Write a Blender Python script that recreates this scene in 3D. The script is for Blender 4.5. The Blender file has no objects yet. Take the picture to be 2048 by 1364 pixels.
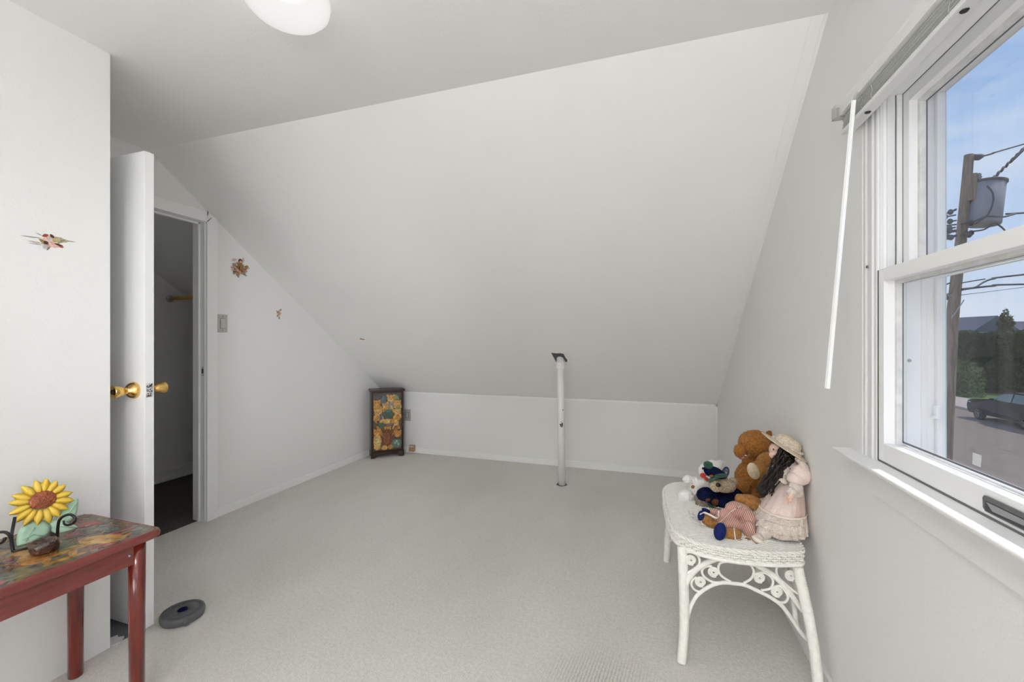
import bpy, bmesh, math, random
from mathutils import Vector, Matrix, noise as mnoise
random.seed(7)
SC = bpy.context.scene
COL = SC.collection
PI = math.pi
# ------------------------------------------------------------------ camera
FOC = 850.0; HC = 1.225; TH = math.atan(276/850.0)
sT, cT = math.sin(TH), math.cos(TH)
cd = bpy.data.cameras.new('camera'); cam = bpy.data.objects.new('camera', cd); COL.objects.link(cam)
cd.sensor_width = 36.0; cd.lens = 36.0*FOC/2048.0; cd.clip_start = 0.02; cd.clip_end = 400
cam.location = (0, 0, HC); cam.rotation_euler = (PI/2, 0, TH)
SC.camera = cam
# ------------------------------------------------------------------ world, sun, lights, exposure
W = bpy.data.worlds.new('world'); SC.world = W; W.use_nodes = True
nt = W.node_tree; nt.nodes.clear()
wo = nt.nodes.new('ShaderNodeOutputWorld'); bg = nt.nodes.new('ShaderNodeBackground')
SUN = Vector((1.0, 0.45, 1.46)).normalized()
tc = nt.nodes.new('ShaderNodeTexCoord'); sx = nt.nodes.new('ShaderNodeSeparateXYZ'); nt.links.new(tc.outputs['Generated'], sx.inputs[0])
gr = nt.nodes.new('ShaderNodeValToRGB'); nt.links.new(sx.outputs['Z'], gr.inputs[0])
el = gr.color_ramp.elements; el[0].position = 0.0; el[0].color = (.70, .80, .97, 1); el[1].position = 1.0; el[1].color = (.13, .27, .66, 1)
for p_, c_ in ((.12, (.62, .75, .97)), (.30, (.36, .58, .95)), (.55, (.24, .44, .86))):
    e_ = gr.color_ramp.elements.new(p_); e_.color = (*c_, 1)
mp = nt.nodes.new('ShaderNodeMapping'); mp.inputs['Scale'].default_value = (1.2, 1.2, 4.5); nt.links.new(tc.outputs['Generated'], mp.inputs['Vector'])
nz = nt.nodes.new('ShaderNodeTexNoise'); nz.inputs['Scale'].default_value = 2.3; nz.inputs['Detail'].default_value = 7; nz.inputs['Roughness'].default_value = .6
rp = nt.nodes.new('ShaderNodeValToRGB'); rp.color_ramp.elements[0].position = .42; rp.color_ramp.elements[1].position = .8
rp.color_ramp.elements[0].color = (0, 0, 0, 1); rp.color_ramp.elements[1].color = (.8, .8, .8, 1)
mx = nt.nodes.new('ShaderNodeMixRGB'); mx.inputs[2].default_value = (.86, .90, .98, 1)
nt.links.new(mp.outputs[0], nz.inputs['Vector']); nt.links.new(nz.outputs[0], rp.inputs[0]); nt.links.new(rp.outputs[0], mx.inputs[0]); nt.links.new(gr.outputs[0], mx.inputs[1])
nt.links.new(mx.outputs[0], bg.inputs[0]); bg.inputs[1].default_value = 1.2
nt.links.new(bg.outputs[0], wo.inputs[0])

def light(name, kind, loc, energy, col=(1, 1, 1), rot=None, **kw):
    l = bpy.data.lights.new(name, kind); l.energy = energy; l.color = col
    for k, v in kw.items(): setattr(l, k, v)
    o = bpy.data.objects.new(name, l); COL.objects.link(o); o.location = loc
    if rot: o.rotation_euler = rot
    return o
so = light('sun', 'SUN', (20, 10, 25), 3.0, (1.0, .95, .88), angle=.01)
so.rotation_euler = SUN.to_track_quat('Z', 'Y').to_euler()
# fill lamps added behind the camera as daylight; the end wall has no windows
light('rear_fill_light', 'AREA', (-1.2, -3.3, 1.45), 7.5, (1.0, 1.0, 1.0), (PI/2, 0, PI), shape='RECTANGLE', size=.9, size_y=1.2)
light('rear_fill_light', 'AREA', (.1, -3.3, 1.25), 48, (.985, .993, 1.0), (PI/2, 0, PI), shape='RECTANGLE', size=.9, size_y=1.2)
# added fill aimed at the ceiling from behind the camera, no floor lamp
light('uplight_fill', 'AREA', (.05, -.35, 1.45), 12, (.985, .993, 1.0), (PI, 0, 0), shape='DISK', size=.5)
light('low_fill', 'POINT', (.1, -.7, .85), 5.5, (.985, .993, 1.0), shadow_soft_size=.2)  # low fill light added behind the camera, no table lamp stands here
light('down_fill', 'AREA', (-.4, -.5, 2.25), 12.5, (.985, .993, 1.0), (0, 0, 0), shape='DISK', size=.4)  # extra fill pointing down, added out of view for bounce off the floor
# unseen soft spot added to brighten the closet wall
sv = Vector((-2.87, 3.5, 1.2))-Vector((.3, -1.5, 1.6))
light('closet_wall_fill_spot', 'SPOT', (.3, -1.5, 1.6), 200, (.985, .993, 1.0), sv.to_track_quat('-Z', 'Y').to_euler(), spot_size=.56, spot_blend=1.0, shadow_soft_size=.25)
# sky portal in the window opening (guides sampling of the sky only)
pl = light('window_portal', 'AREA', (.80, .98, 1.40), 1, (1, 1, 1), (0, PI/2, 0), shape='RECTANGLE', size=1.0, size_y=.92)
pl.data.cycles.is_portal = True
SC.view_settings.view_transform = 'Standard'; SC.view_settings.look = 'None'
SC.view_settings.gamma = 1.0; SC.view_settings.use_curve_mapping = False
SC.view_settings.exposure = 0.0
try:
    SC.cycles.transparent_max_bounces = 32; SC.cycles.diffuse_bounces = 8; SC.cycles.max_bounces = 16; SC.cycles.use_denoising = True
except Exception: pass

def P(px, py, t):
    """a point at camera depth t seen at photo pixel (px, py)"""
    xc = (px-1024)/FOC*t; zc = -(py-682)/FOC*t
    return Vector((cT*xc-sT*t, sT*xc+cT*t, HC+zc))
CR = Vector((cT, sT, 0)); CF = Vector((-sT, cT, 0)); CU = Vector((0, 0, 1))
# ------------------------------------------------------------------ materials
def mat(name, col, rough=.6, var=0.0, vscale=8.0, bump=0.0, bscale=60.0, metal=0.0, spec=.5, sheen=0.0, coat=0.0, col2=None, detail=4, stretch=None, trans=0.0, emis=None):
    m = bpy.data.materials.new(name); m.use_nodes = True; n = m.node_tree; b = n.nodes['Principled BSDF']
    b.inputs['Base Color'].default_value = (*col, 1); b.inputs['Roughness'].default_value = rough
    b.inputs['Metallic'].default_value = metal; b.inputs['Specular IOR Level'].default_value = spec
    b.inputs['Sheen Weight'].default_value = sheen; b.inputs['Coat Weight'].default_value = coat
    b.inputs['Transmission Weight'].default_value = trans
    if emis: b.inputs['Emission Color'].default_value = (*emis[0], 1); b.inputs['Emission Strength'].default_value = emis[1]
    def coords():
        t = n.nodes.new('ShaderNodeTexCoord'); mm = n.nodes.new('ShaderNodeMapping'); n.links.new(t.outputs['Object'], mm.inputs[0])
        if stretch: mm.inputs['Scale'].default_value = stretch
        return mm
    if var > 0 or col2:
        c = coords(); z = n.nodes.new('ShaderNodeTexNoise'); z.inputs['Scale'].default_value = vscale; z.inputs['Detail'].default_value = detail
        n.links.new(c.outputs[0], z.inputs['Vector'])
        r = n.nodes.new('ShaderNodeValToRGB'); r.color_ramp.elements[0].position = .32; r.color_ramp.elements[1].position = .68
        c2 = col2 or tuple(min(1, x*(1+var)) for x in col); c1 = col if col2 else tuple(x*(1-var) for x in col)
        r.color_ramp.elements[0].color = (*c1, 1); r.color_ramp.elements[1].color = (*c2, 1)
        n.links.new(z.outputs[0], r.inputs[0]); n.links.new(r.outputs[0], b.inputs['Base Color'])
    if bump > 0:
        c = coords(); z = n.nodes.new('ShaderNodeTexNoise'); z.inputs['Scale'].default_value = bscale; z.inputs['Detail'].default_value = 3
        n.links.new(c.outputs[0], z.inputs['Vector'])
        bu = n.nodes.new('ShaderNodeBump'); bu.inputs['Strength'].default_value = bump; bu.inputs['Distance'].default_value = .01
        n.links.new(z.outputs[0], bu.inputs['Height']); n.links.new(bu.outputs[0], b.inputs['Normal'])
    return m
def attr_mat(name, rough=.6, var=.12, vscale=60, coat=0.0, mixcol=None, sheen=0):
    m = mat(name, (1, 1, 1), rough, coat=coat, sheen=sheen); n = m.node_tree; b = n.nodes['Principled BSDF']
    a = n.nodes.new('ShaderNodeAttribute'); a.attribute_name = 'Col'
    t = n.nodes.new('ShaderNodeTexCoord'); z = n.nodes.new('ShaderNodeTexNoise'); z.inputs['Scale'].default_value = vscale; z.inputs['Detail'].default_value = 4
    n.links.new(t.outputs['Object'], z.inputs['Vector'])
    mr = n.nodes.new('ShaderNodeMapRange'); mr.inputs[1].default_value = .3; mr.inputs[2].default_value = .7; mr.inputs[3].default_value = 1-var; mr.inputs[4].default_value = 1+var
    n.links.new(z.outputs[0], mr.inputs[0])
    mu = n.nodes.new('ShaderNodeMixRGB'); mu.blend_type = 'MULTIPLY'; mu.inputs[0].default_value = 1
    n.links.new(a.outputs['Color'], mu.inputs[1]); n.links.new(mr.outputs[0], mu.inputs[2]); n.links.new(mu.outputs[0], b.inputs['Base Color'])
    return m
M = {}
M['wall'] = mat('wall_paint', (.82, .818, .812), .75, bump=.10, bscale=140, spec=.25)
M['ceil'] = mat('ceiling_paint', (.85, .848, .84), .85, bump=.10, bscale=120, spec=.15)
M['trim'] = mat('trim_paint', (.87, .87, .868), .45, bump=.06, bscale=60, spec=.35)
M['oldtrim'] = mat('worn_trim_paint', (.79, .79, .785), .5, bump=.35, bscale=45, spec=.35)
M['door'] = mat('door_paint', (.80, .80, .80), .4, bump=.05, bscale=70, spec=.4)
M['vinyl'] = mat('window_vinyl', (.91, .91, .91), .35, spec=.4)
M['gasket'] = mat('window_gasket', (.16, .16, .17), .6)
M['grime'] = mat('window_channel', (.72, .72, .715), .6, var=.12, vscale=30)
M['carpet'] = mat('carpet', (.50, .478, .435), 1.0, spec=.05, sheen=.3)
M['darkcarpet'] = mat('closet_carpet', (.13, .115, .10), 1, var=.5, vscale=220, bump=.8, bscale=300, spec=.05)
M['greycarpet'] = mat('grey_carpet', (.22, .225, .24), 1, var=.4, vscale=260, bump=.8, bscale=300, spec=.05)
M['scrap'] = mat('scrap', (.66, .65, .65), .9, bump=.3, bscale=80)
M['plate'] = mat('switch_plate', (.46, .455, .43), .4)
M['rocker'] = mat('switch_rocker', (.52, .515, .48), .35)
M['screw'] = mat('screw', (.2, .2, .19), .4, metal=.6)
M['brass'] = mat('brass', (.80, .52, .18), .16, metal=1.0, var=.15, vscale=40)
M['darkhole'] = mat('keyway', (.03, .025, .02), .5)
M['latch'] = mat('latch_plate', (.62, .62, .60), .35, metal=.5, var=.5, vscale=120)
M['pipe'] = mat('pipe_paint', (.82, .82, .81), .35, spec=.4, bump=.03)
M['chip'] = mat('chipped_spot', (.10, .10, .10), .8)
M['rod'] = mat('yellow_rod', (.72, .42, .06), .4)
M['redwood'] = mat('cherry_lacquer', (.10, .008, .005), .14, col2=(.19, .018, .009), vscale=6, stretch=(10, 10, 1), coat=.6)
M['cherryedge'] = mat('cherry_edge', (.15, .028, .023), .28, col2=(.23, .048, .040), vscale=9, stretch=(8, 1, 8), coat=.3)
M['print'] = attr_mat('decoupage_print', .22, .55, 45, coat=.2)
M['cabprint'] = attr_mat('cabinet_print', .5, .4, 55, coat=.1)
M['decal'] = attr_mat('wall_decal_print', .6, .25, 160)
M['darkwood'] = mat('dark_wood', (.035, .016, .012), .3, var=.3, vscale=20, coat=.2)
M['yellow'] = mat('petal_yellow', (.82, .52, .035), .35, col2=(.9, .66, .12), vscale=30, bump=.15, bscale=50, coat=.2)
M['sfcentre'] = mat('flower_centre', (.36, .085, .03), .35, var=.3, vscale=60, bump=.9, bscale=160, coat=.4)
M['mint'] = mat('mint_glaze', (.44, .66, .50), .4, var=.12, vscale=20, bump=.25, bscale=30, coat=.2)
M['iron'] = mat('black_iron', (.012, .012, .015), .35, spec=.5)
M['bark'] = mat('brown_resin', (.055, .02, .010), .18, var=.6, vscale=50, bump=1.0, bscale=70, coat=.7)
M['weight'] = mat('grey_plastic', (.10, .10, .11), .45, var=.1, vscale=40, bump=.1, bscale=200)
M['wicker'] = mat('white_wicker_paint', (.90, .885, .84), .5, var=.06, vscale=50, bump=.2, bscale=150, spec=.35)
M['blind'] = mat('blind_slat', (.66, .66, .65), .45)
M['blindw'] = mat('blind_rail', (.76, .76, .755), .35)
M['clear'] = mat('clear_plastic', (.75, .74, .70), .15, trans=.6)
M['wand'] = mat('wand_plastic', (.93, .93, .92), .2)
M['black'] = mat('black_plastic', (.015, .015, .015), .3)
M['handle'] = mat('grey_handle', (.15, .15, .16), .3, metal=.3)
M['handle2'] = mat('grey_handle_scoop', (.33, .33, .35), .35, metal=.3)
M['boxw'] = mat('tan_box', (.42, .29, .14), .6, var=.2, vscale=90)
# plush
def plush(n, c, var=.25, sc=90): return mat(n, c, .95, var=var, vscale=sc, bump=.45, bscale=420, spec=.1, sheen=.12)
M['brown'] = plush('ginger_plush', (.40, .165, .04), .3)
M['brown2'] = plush('caramel_plush', (.42, .20, .06), .25)
M['cream'] = plush('cream_plush', (.74, .60, .42), .1)
M['white'] = plush('white_plush', (.96, .95, .93), .02)
M['beige'] = plush('beige_plush', (.50, .40, .28), .35, 140)
M['greyb'] = plush('taupe_plush', (.30, .24, .19), .2)
M['navy'] = mat('navy_knit', (.007, .012, .050), .9, var=.5, vscale=60, bump=.8, bscale=200, spec=.1)
M['navyf'] = mat('navy_felt', (.014, .026, .125), .9, var=.2, vscale=60, bump=.4, bscale=200, spec=.1)
M['green'] = mat('green_knit', (.012, .10, .055), .9, var=.4, vscale=80, bump=.9, bscale=220, sheen=.2)
M['rust'] = mat('rust_patch', (.16, .05, .02), .9, var=.4, vscale=80)
M['red'] = mat('red_ribbon', (.72, .05, .035), .6, var=.15)
M['ribbon'] = mat('cream_ribbon', (.85, .74, .64), .35, sheen=.3)
M['pinkribbon'] = mat('rose_ribbon', (.42, .11, .07), .45)
M['nose'] = mat('black_nose', (.008, .007, .007), .3)
M['skin'] = mat('doll_skin', (.84, .58, .48), .45, spec=.4)
M['lip'] = mat('doll_lip', (.55, .12, .12), .4)
M['hair'] = mat('dark_hair', (.018, .010, .008), .45, var=.5, vscale=90, bump=.6, bscale=120, stretch=(1, 1, .3))
M['straw'] = mat('straw', (.74, .63, .48), .7, var=.15, vscale=90, bump=.6, bscale=200)
M['lace'] = mat('lace', (.80, .70, .62), .8, var=.10, vscale=60, bump=.9, bscale=140, sheen=.3)
M['pink'] = mat('pale_pink_cloth', (.82, .67, .61), .8, var=.05, vscale=20, bump=.3, bscale=120, sheen=.3)
M['pinkd'] = mat('dusty_pink_cloth', (.66, .49, .42), .85, var=.06, vscale=20, bump=.3, bscale=120, sheen=.3)
M['tag'] = attr_mat('printed_tag', .3, .15, 90)
# striped cloth
def striped():
    m = mat('striped_cotton', (.7, .3, .25), .85, sheen=.2); n = m.node_tree; b = n.nodes['Principled BSDF']
    uv = n.nodes.new('ShaderNodeAttribute'); uv.attribute_name = 'stripe'
    w = n.nodes.new('ShaderNodeMath'); w.operation = 'FRACT'
    r = n.nodes.new('ShaderNodeValToRGB'); r.color_ramp.interpolation = 'CONSTANT'
    r.color_ramp.elements[0].color = (.40, .12, .09, 1); r.color_ramp.elements[1].position = .42; r.color_ramp.elements[1].color = (.64, .45, .38, 1)
    n.links.new(uv.outputs['Fac'], w.inputs[0]); n.links.new(w.outputs[0], r.inputs[0]); n.links.new(r.outputs[0], b.inputs['Base Color'])
    return m
M['stripe'] = striped()
# carpet: fibres, tread marks and a ribbed worn patch
def carpet_nodes():
    m = M['carpet']; n = m.node_tree; b = n.nodes['Principled BSDF']
    t = n.nodes.new('ShaderNodeTexCoord')
    def nz(sc, det, st=None, rough=.5):
        mm = n.nodes.new('ShaderNodeMapping'); n.links.new(t.outputs['Object'], mm.inputs[0])
        if st: mm.inputs['Scale'].default_value = st
        z = n.nodes.new('ShaderNodeTexNoise'); z.inputs['Scale'].default_value = sc; z.inputs['Detail'].default_value = det; z.inputs['Roughness'].default_value = rough
        n.links.new(mm.outputs[0], z.inputs['Vector']); return z
    a = nz(260, 2, rough=.7); c = nz(1.3, 3, (1.0, .5, 1)); e = nz(70, 3)
    def rmp(z, lo, hi, c0, c1):
        r = n.nodes.new('ShaderNodeValToRGB'); r.color_ramp.elements[0].position = lo; r.color_ramp.elements[1].position = hi
        r.color_ramp.elements[0].color = (*c0, 1); r.color_ramp.elements[1].color = (*c1, 1); n.links.new(z.outputs[0], r.inputs[0]); return r
    r1 = rmp(c, .35, .65, (.73, .71, .665), (.84, .825, .785))
    r2 = rmp(a, .3, .7, (.80, .79, .775), (1.08, 1.08, 1.08)); r3 = rmp(e, .35, .65, (.93, .93, .93), (1.03, 1.03, 1.03))
    m1 = n.nodes.new('ShaderNodeMixRGB'); m1.blend_type = 'MULTIPLY'; m1.inputs[0].default_value = 1
    m2 = n.nodes.new('ShaderNodeMixRGB'); m2.blend_type = 'MULTIPLY'; m2.inputs[0].default_value = 1
    n.links.new(r1.outputs[0], m1.inputs[1]); n.links.new(r2.outputs[0], m1.inputs[2])
    n.links.new(m1.outputs[0], m2.inputs[1]); n.links.new(r3.outputs[0], m2.inputs[2]); n.links.new(m2.outputs[0], b.inputs['Base Color'])
    wv = n.nodes.new('ShaderNodeTexWave'); wv.bands_direction = 'X'; wv.inputs['Scale'].default_value = 26; wv.inputs['Distortion'].default_value = 2.2; wv.inputs['Detail Scale'].default_value = 3
    mw = n.nodes.new('ShaderNodeMapping'); mw.inputs['Rotation'].default_value = (0, 0, .12); n.links.new(t.outputs['Object'], mw.inputs[0]); n.links.new(mw.outputs[0], wv.inputs['Vector'])
    vd = n.nodes.new('ShaderNodeVectorMath'); vd.operation = 'DISTANCE'; vd.inputs[1].default_value = (-.16, 1.50, 0); n.links.new(t.outputs['Object'], vd.inputs[0])
    mk = n.nodes.new('ShaderNodeMapRange'); mk.inputs[1].default_value = .26; mk.inputs[2].default_value = .06; mk.inputs[3].default_value = 0; mk.inputs[4].default_value = .55; n.links.new(vd.outputs['Value'], mk.inputs[0])
    rw = n.nodes.new('ShaderNodeValToRGB'); rw.color_ramp.elements[0].position = .1; rw.color_ramp.elements[1].position = .5; rw.color_ramp.elements[0].color = (.5, .49, .47, 1); n.links.new(wv.outputs['Fac'], rw.inputs[0])
    m3 = n.nodes.new('ShaderNodeMixRGB'); m3.blend_type = 'MULTIPLY'; n.links.new(mk.outputs[0], m3.inputs[0]); n.links.new(m2.outputs[0], m3.inputs[1]); n.links.new(rw.outputs[0], m3.inputs[2]); n.links.new(m3.outputs[0], b.inputs['Base Color'])
    bu = n.nodes.new('ShaderNodeBump'); bu.inputs['Strength'].default_value = .7; bu.inputs['Distance'].default_value = .006
    ad = n.nodes.new('ShaderNodeMath'); ad.operation = 'ADD'; n.links.new(a.outputs[0], ad.inputs[0]); n.links.new(e.outputs[0], ad.inputs[1])
    n.links.new(ad.outputs[0], bu.inputs['Height']); n.links.new(bu.outputs[0], b.inputs['Normal'])
carpet_nodes()
def glass_mat(name, tint=(.992, .995, .994), t=.93):
    m = bpy.data.materials.new(name); m.use_nodes = True; n = m.node_tree; n.nodes.clear()
    o = n.nodes.new('ShaderNodeOutputMaterial'); tr = n.nodes.new('ShaderNodeBsdfTransparent'); tr.inputs[0].default_value = (*tint, 1)
    g = n.nodes.new('ShaderNodeBsdfGlossy'); g.inputs['Roughness'].default_value = .02
    lw = n.nodes.new('ShaderNodeLayerWeight'); lw.inputs[0].default_value = .5
    f_ = n.nodes.new('ShaderNodeMath'); f_.operation = 'POWER'; f_.inputs[1].default_value = 5; n.links.new(lw.outputs['Facing'], f_.inputs[0])
    f = n.nodes.new('ShaderNodeMath'); f.operation = 'MULTIPLY_ADD'; f.inputs[1].default_value = .5; f.inputs[2].default_value = .012; n.links.new(f_.outputs[0], f.inputs[0])
    x = n.nodes.new('ShaderNodeMixShader'); n.links.new(f.outputs[0], x.inputs[0]); n.links.new(tr.outputs[0], x.inputs[1]); n.links.new(g.outputs[0], x.inputs[2]); n.links.new(x.outputs[0], o.inputs[0])
    return m
M['glass'] = glass_mat('window_glass')
def veil_mat(name, col, k):
    m = bpy.data.materials.new(name); m.use_nodes = True; n = m.node_tree; n.nodes.clear()
    o = n.nodes.new('ShaderNodeOutputMaterial'); tr = n.nodes.new('ShaderNodeBsdfTransparent')
    g = n.nodes.new('ShaderNodeBsdfDiffuse'); g.inputs[0].default_value = (*col, 1)
    x = n.nodes.new('ShaderNodeMixShader'); x.inputs[0].default_value = k
    n.links.new(tr.outputs[0], x.inputs[1]); n.links.new(g.outputs[0], x.inputs[2]); n.links.new(x.outputs[0], o.inputs[0]); return m
M['screen'] = veil_mat('insect_screen', (.085, .078, .07), .12)
M['sticker'] = veil_mat('frosted_sticker', (.75, .74, .70), .55)
M['bag'] = veil_mat('clear_wrapper', (.9, .9, .9), .5)
def dome_mat():
    m = bpy.data.materials.new('opal_glass'); m.use_nodes = True; n = m.node_tree; n.nodes.clear()
    o = n.nodes.new('ShaderNodeOutputMaterial'); tr = n.nodes.new('ShaderNodeBsdfTransparent')
    e = n.nodes.new('ShaderNodeEmission'); e.inputs[0].default_value = (1, .985, .95, 1); e.inputs[1].default_value = 1.0
    x = n.nodes.new('ShaderNodeMixShader'); x.inputs[0].default_value = .86
    lw = n.nodes.new('ShaderNodeLayerWeight'); lw.inputs[0].default_value = .35; mr = n.nodes.new('ShaderNodeMapRange'); mr.inputs[3].default_value = .98; mr.inputs[4].default_value = .74
    n.links.new(lw.outputs['Facing'], mr.inputs[0]); n.links.new(mr.outputs[0], e.inputs[1])
    n.links.new(tr.outputs[0], x.inputs[1]); n.links.new(e.outputs[0], x.inputs[2]); n.links.new(x.outputs[0], o.inputs[0]); return m
M['dome'] = dome_mat()
# outdoors
M['asphalt'] = mat('asphalt', (.27, .215, .172), .95, var=.10, vscale=3, bump=.3, bscale=30, spec=.05)
M['concrete'] = mat('concrete', (.46, .38, .32), .9, var=.06, vscale=1)
M['lawn'] = mat('lawn', (.12, .19, .045), 1, var=.3, vscale=3)
M['hedge'] = mat('hedge_leaves', (.022, .042, .014), .9, col2=(.06, .10, .028), vscale=3, detail=8)
M['bush'] = mat('bush_leaves', (.05, .10, .025), .9, col2=(.11, .18, .05), vscale=4, detail=8)
M['roof'] = mat('roof_shingles', (.055, .052, .055), .95, var=.15, vscale=2, spec=0)
M['roof2'] = mat('blue_grey_roof', (.17, .175, .20), .95, var=.1, vscale=2, spec=0)
M['siding'] = mat('house_siding', (.42, .42, .42), .8)
M['polewood'] = mat('pole_wood', (.30, .215, .155), .9, var=.3, vscale=5, stretch=(6, 6, .5), bump=.5, bscale=20, spec=.1)
M['tank'] = mat('transformer_tank', (.30, .30, .32), .8, var=.08, vscale=5, spec=.1)
M['darkmetal'] = mat('dark_metal', (.07, .07, .08), .6)
M['wire'] = mat('wire', (.05, .055, .065), .6)
M['ltwire'] = mat('pale_wire', (.45, .45, .45), .6)
M['carpaint'] = mat('black_car_paint', (.010, .010, .012), .35, spec=.25)
M['carglass'] = mat('car_glass', (.10, .16, .15), .08, spec=.8)
M['tyre'] = mat('tyre', (.02, .02, .02), .8)
M['alloy'] = mat('alloy', (.35, .35, .36), .35, metal=.8)
M['lampred'] = mat('lamp_lens', (.4, .4, .42), .2)

# ------------------------------------------------------------------ mesh helpers
class MB:
    def __init__(s): s.bm = bmesh.new(); s.cols = None
    def face(s, vs):
        try: return s.bm.faces.new(vs)
        except ValueError: return None
    def box(s, x0, x1, y0, y1, z0, z1, bev=0.0):
        b = bmesh.new(); vs = [b.verts.new((x, y, z)) for x in (x0, x1) for y in (y0, y1) for z in (z0, z1)]
        for f in ((0, 1, 3, 2), (4, 6, 7, 5), (0, 4, 5, 1), (2, 3, 7, 6), (0, 2, 6, 4), (1, 5, 7, 3)): b.faces.new([vs[i] for i in f])
        if bev > 0: bmesh.ops.bevel(b, geom=b.edges[:], offset=bev, segments=2, affect='EDGES', profile=.6)
        s.merge(b); return s
    def merge(s, b, mtx=None):
        if mtx: bmesh.ops.transform(b, matrix=mtx, verts=b.verts)
        me = bpy.data.meshes.new('t'); b.to_mesh(me); b.free(); s.bm.from_mesh(me); bpy.data.meshes.remove(me)
    def prism(s, poly, f0, f1):
        """poly: list of 2D points; f0, f1: functions 2D -> 3D for the two caps"""
        a = [s.bm.verts.new(f0(p)) for p in poly]; b = [s.bm.verts.new(f1(p)) for p in poly]; n = len(poly)
        s.face(a[::-1]); s.face(b)
        for i in range(n): s.face([a[i], a[(i+1) % n], b[(i+1) % n], b[i]])
        return s
    def tube(s, pts, r, n=8, closed=False, cap=True):
        pts = [Vector(p) for p in pts]; N = len(pts); rr = r if isinstance(r, (list, tuple)) else [r]*N
        rings = []; up = None
        for i, p in enumerate(pts):
            a = pts[(i-1) % N] if (i > 0 or closed) else p; b = pts[(i+1) % N] if (i < N-1 or closed) else p
            t = (b-a)
            if t.length < 1e-9: t = Vector((0, 0, 1))
            t.normalize()
            if up is None:
                up = Vector((0, 0, 1)) if abs(t.z) < .9 else Vector((1, 0, 0))
            u = (up-t*up.dot(t))
            if u.length < 1e-5: u = t.orthogonal()
            u.normalize(); v = t.cross(u); up = u
            rings.append([s.bm.verts.new(p+(u*math.cos(2*PI*k/n)+v*math.sin(2*PI*k/n))*rr[i]) for k in range(n)])
        for i in range(N-1 if not closed else N):
            A = rings[i]; B = rings[(i+1) % N]
            for k in range(n): s.face([A[k], A[(k+1) % n], B[(k+1) % n], B[k]])
        if cap and not closed: s.face(rings[0][::-1]); s.face(rings[-1])
        return s
    def lathe(s, prof, c=(0, 0, 0), axis=(0, 0, 1), n=32, sx=1.0, fn=None):
        """prof: (r, h) pairs along axis"""
        ax = Vector(axis).normalized(); u = ax.orthogonal().normalized(); v = ax.cross(u); c = Vector(c); rings = []
        for r, h in prof:
            if r < 1e-6: rings.append([s.bm.verts.new(c+ax*h)])
            else: rings.append([s.bm.verts.new(c+ax*h+(u*math.cos(2*PI*k/n)*sx+v*math.sin(2*PI*k/n))*(r*(fn(2*PI*k/n, h) if fn else 1))) for k in range(n)])
        for A, B in zip(rings, rings[1:]):
            for k in range(n):
                if len(A) == 1 and len(B) == 1: break
                if len(A) == 1: s.face([A[0], B[(k+1) % n], B[k]])
                elif len(B) == 1: s.face([A[k], A[(k+1) % n], B[0]])
                else: s.face([A[k], A[(k+1) % n], B[(k+1) % n], B[k]])
        return s
    def ell(s, c, rad, rot=None, sub=3):
        b = bmesh.new(); bmesh.ops.create_icosphere(b, subdivisions=sub, radius=1)
        R = rot.to_4x4() if rot is not None else Matrix.Identity(4)
        s.merge(b, Matrix.Translation(Vector(c)) @ R @ Matrix.Diagonal((*rad, 1))); return s
    def eimg(s, px, py, t, a, b, c, rot=0.0, sub=3, tilt=0.0):
        """ellipsoid at a photo position; a, b half sizes in photo pixels along rot, c half depth in metres"""
        k = t/FOC; r = math.radians(rot)
        X = CR*math.cos(r)-CU*math.sin(r); Z = CR*math.sin(r)+CU*math.cos(r); Y = X.cross(Z)*-1
        R = Matrix((X, Y, Z)).transposed()
        return s.ell(P(px, py, t), (a*k, c, b*k), R, sub)
    def build(s, name, m, parent=None, smooth=False, cols=None, remesh=0, fuzz=0, fscale=120, smooth_it=0):
        bmesh.ops.recalc_face_normals(s.bm, faces=s.bm.faces)
        base = Vector(parent['_base']) if parent is not None else None
        me = bpy.data.meshes.new(name); s.bm.to_mesh(me); s.bm.free()
        if remesh:
            to = bpy.data.objects.new('t', me); COL.objects.link(to)
            md = to.modifiers.new('r', 'REMESH'); md.mode = 'VOXEL'; md.voxel_size = remesh
            if smooth_it: sm = to.modifiers.new('s', 'SMOOTH'); sm.iterations = smooth_it; sm.factor = .6
            dg = bpy.context.evaluated_depsgraph_get(); dg.update()
            m2 = bpy.data.meshes.new_from_object(to.evaluated_get(dg)); bpy.data.objects.remove(to); bpy.data.meshes.remove(me); me = m2; me.name = name; smooth = True
        if fuzz:
            ns = [v.normal.copy() for v in me.vertices]
            for v, nn in zip(me.vertices, ns):
                v.co += nn*(fuzz*(mnoise.noise(v.co*fscale)+.6*mnoise.noise(v.co*fscale*2.3+Vector((5, 5, 5)))))
        if base is not None:
            for v in me.vertices: v.co -= base
        if isinstance(m, (list, tuple)):
            for q in m: me.materials.append(q)
        elif m: me.materials.clear(); me.materials.append(m)
        if smooth:
            for p in me.polygons: p.use_smooth = True
        o = bpy.data.objects.new(name, me); COL.objects.link(o)
        if parent is not None: o.parent = parent; o['_base'] = parent['_base']
        else: o['_base'] = (0.0, 0.0, 0.0)
        return o
def tag(o, label=None, cat=None, group=None, kind=None):
    if label: o['label'] = label
    if cat: o['category'] = cat
    if group: o['group'] = group
    if kind: o['kind'] = kind
    return o
def thing(name, loc, label, cat, group=None):
    o = bpy.data.objects.new(name, None); COL.objects.link(o); o.location = loc; o['_base'] = tuple(loc); o.empty_display_size = .05
    return tag(o, label, cat, group)
def struct(o): o['kind'] = 'structure'; return o
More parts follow.
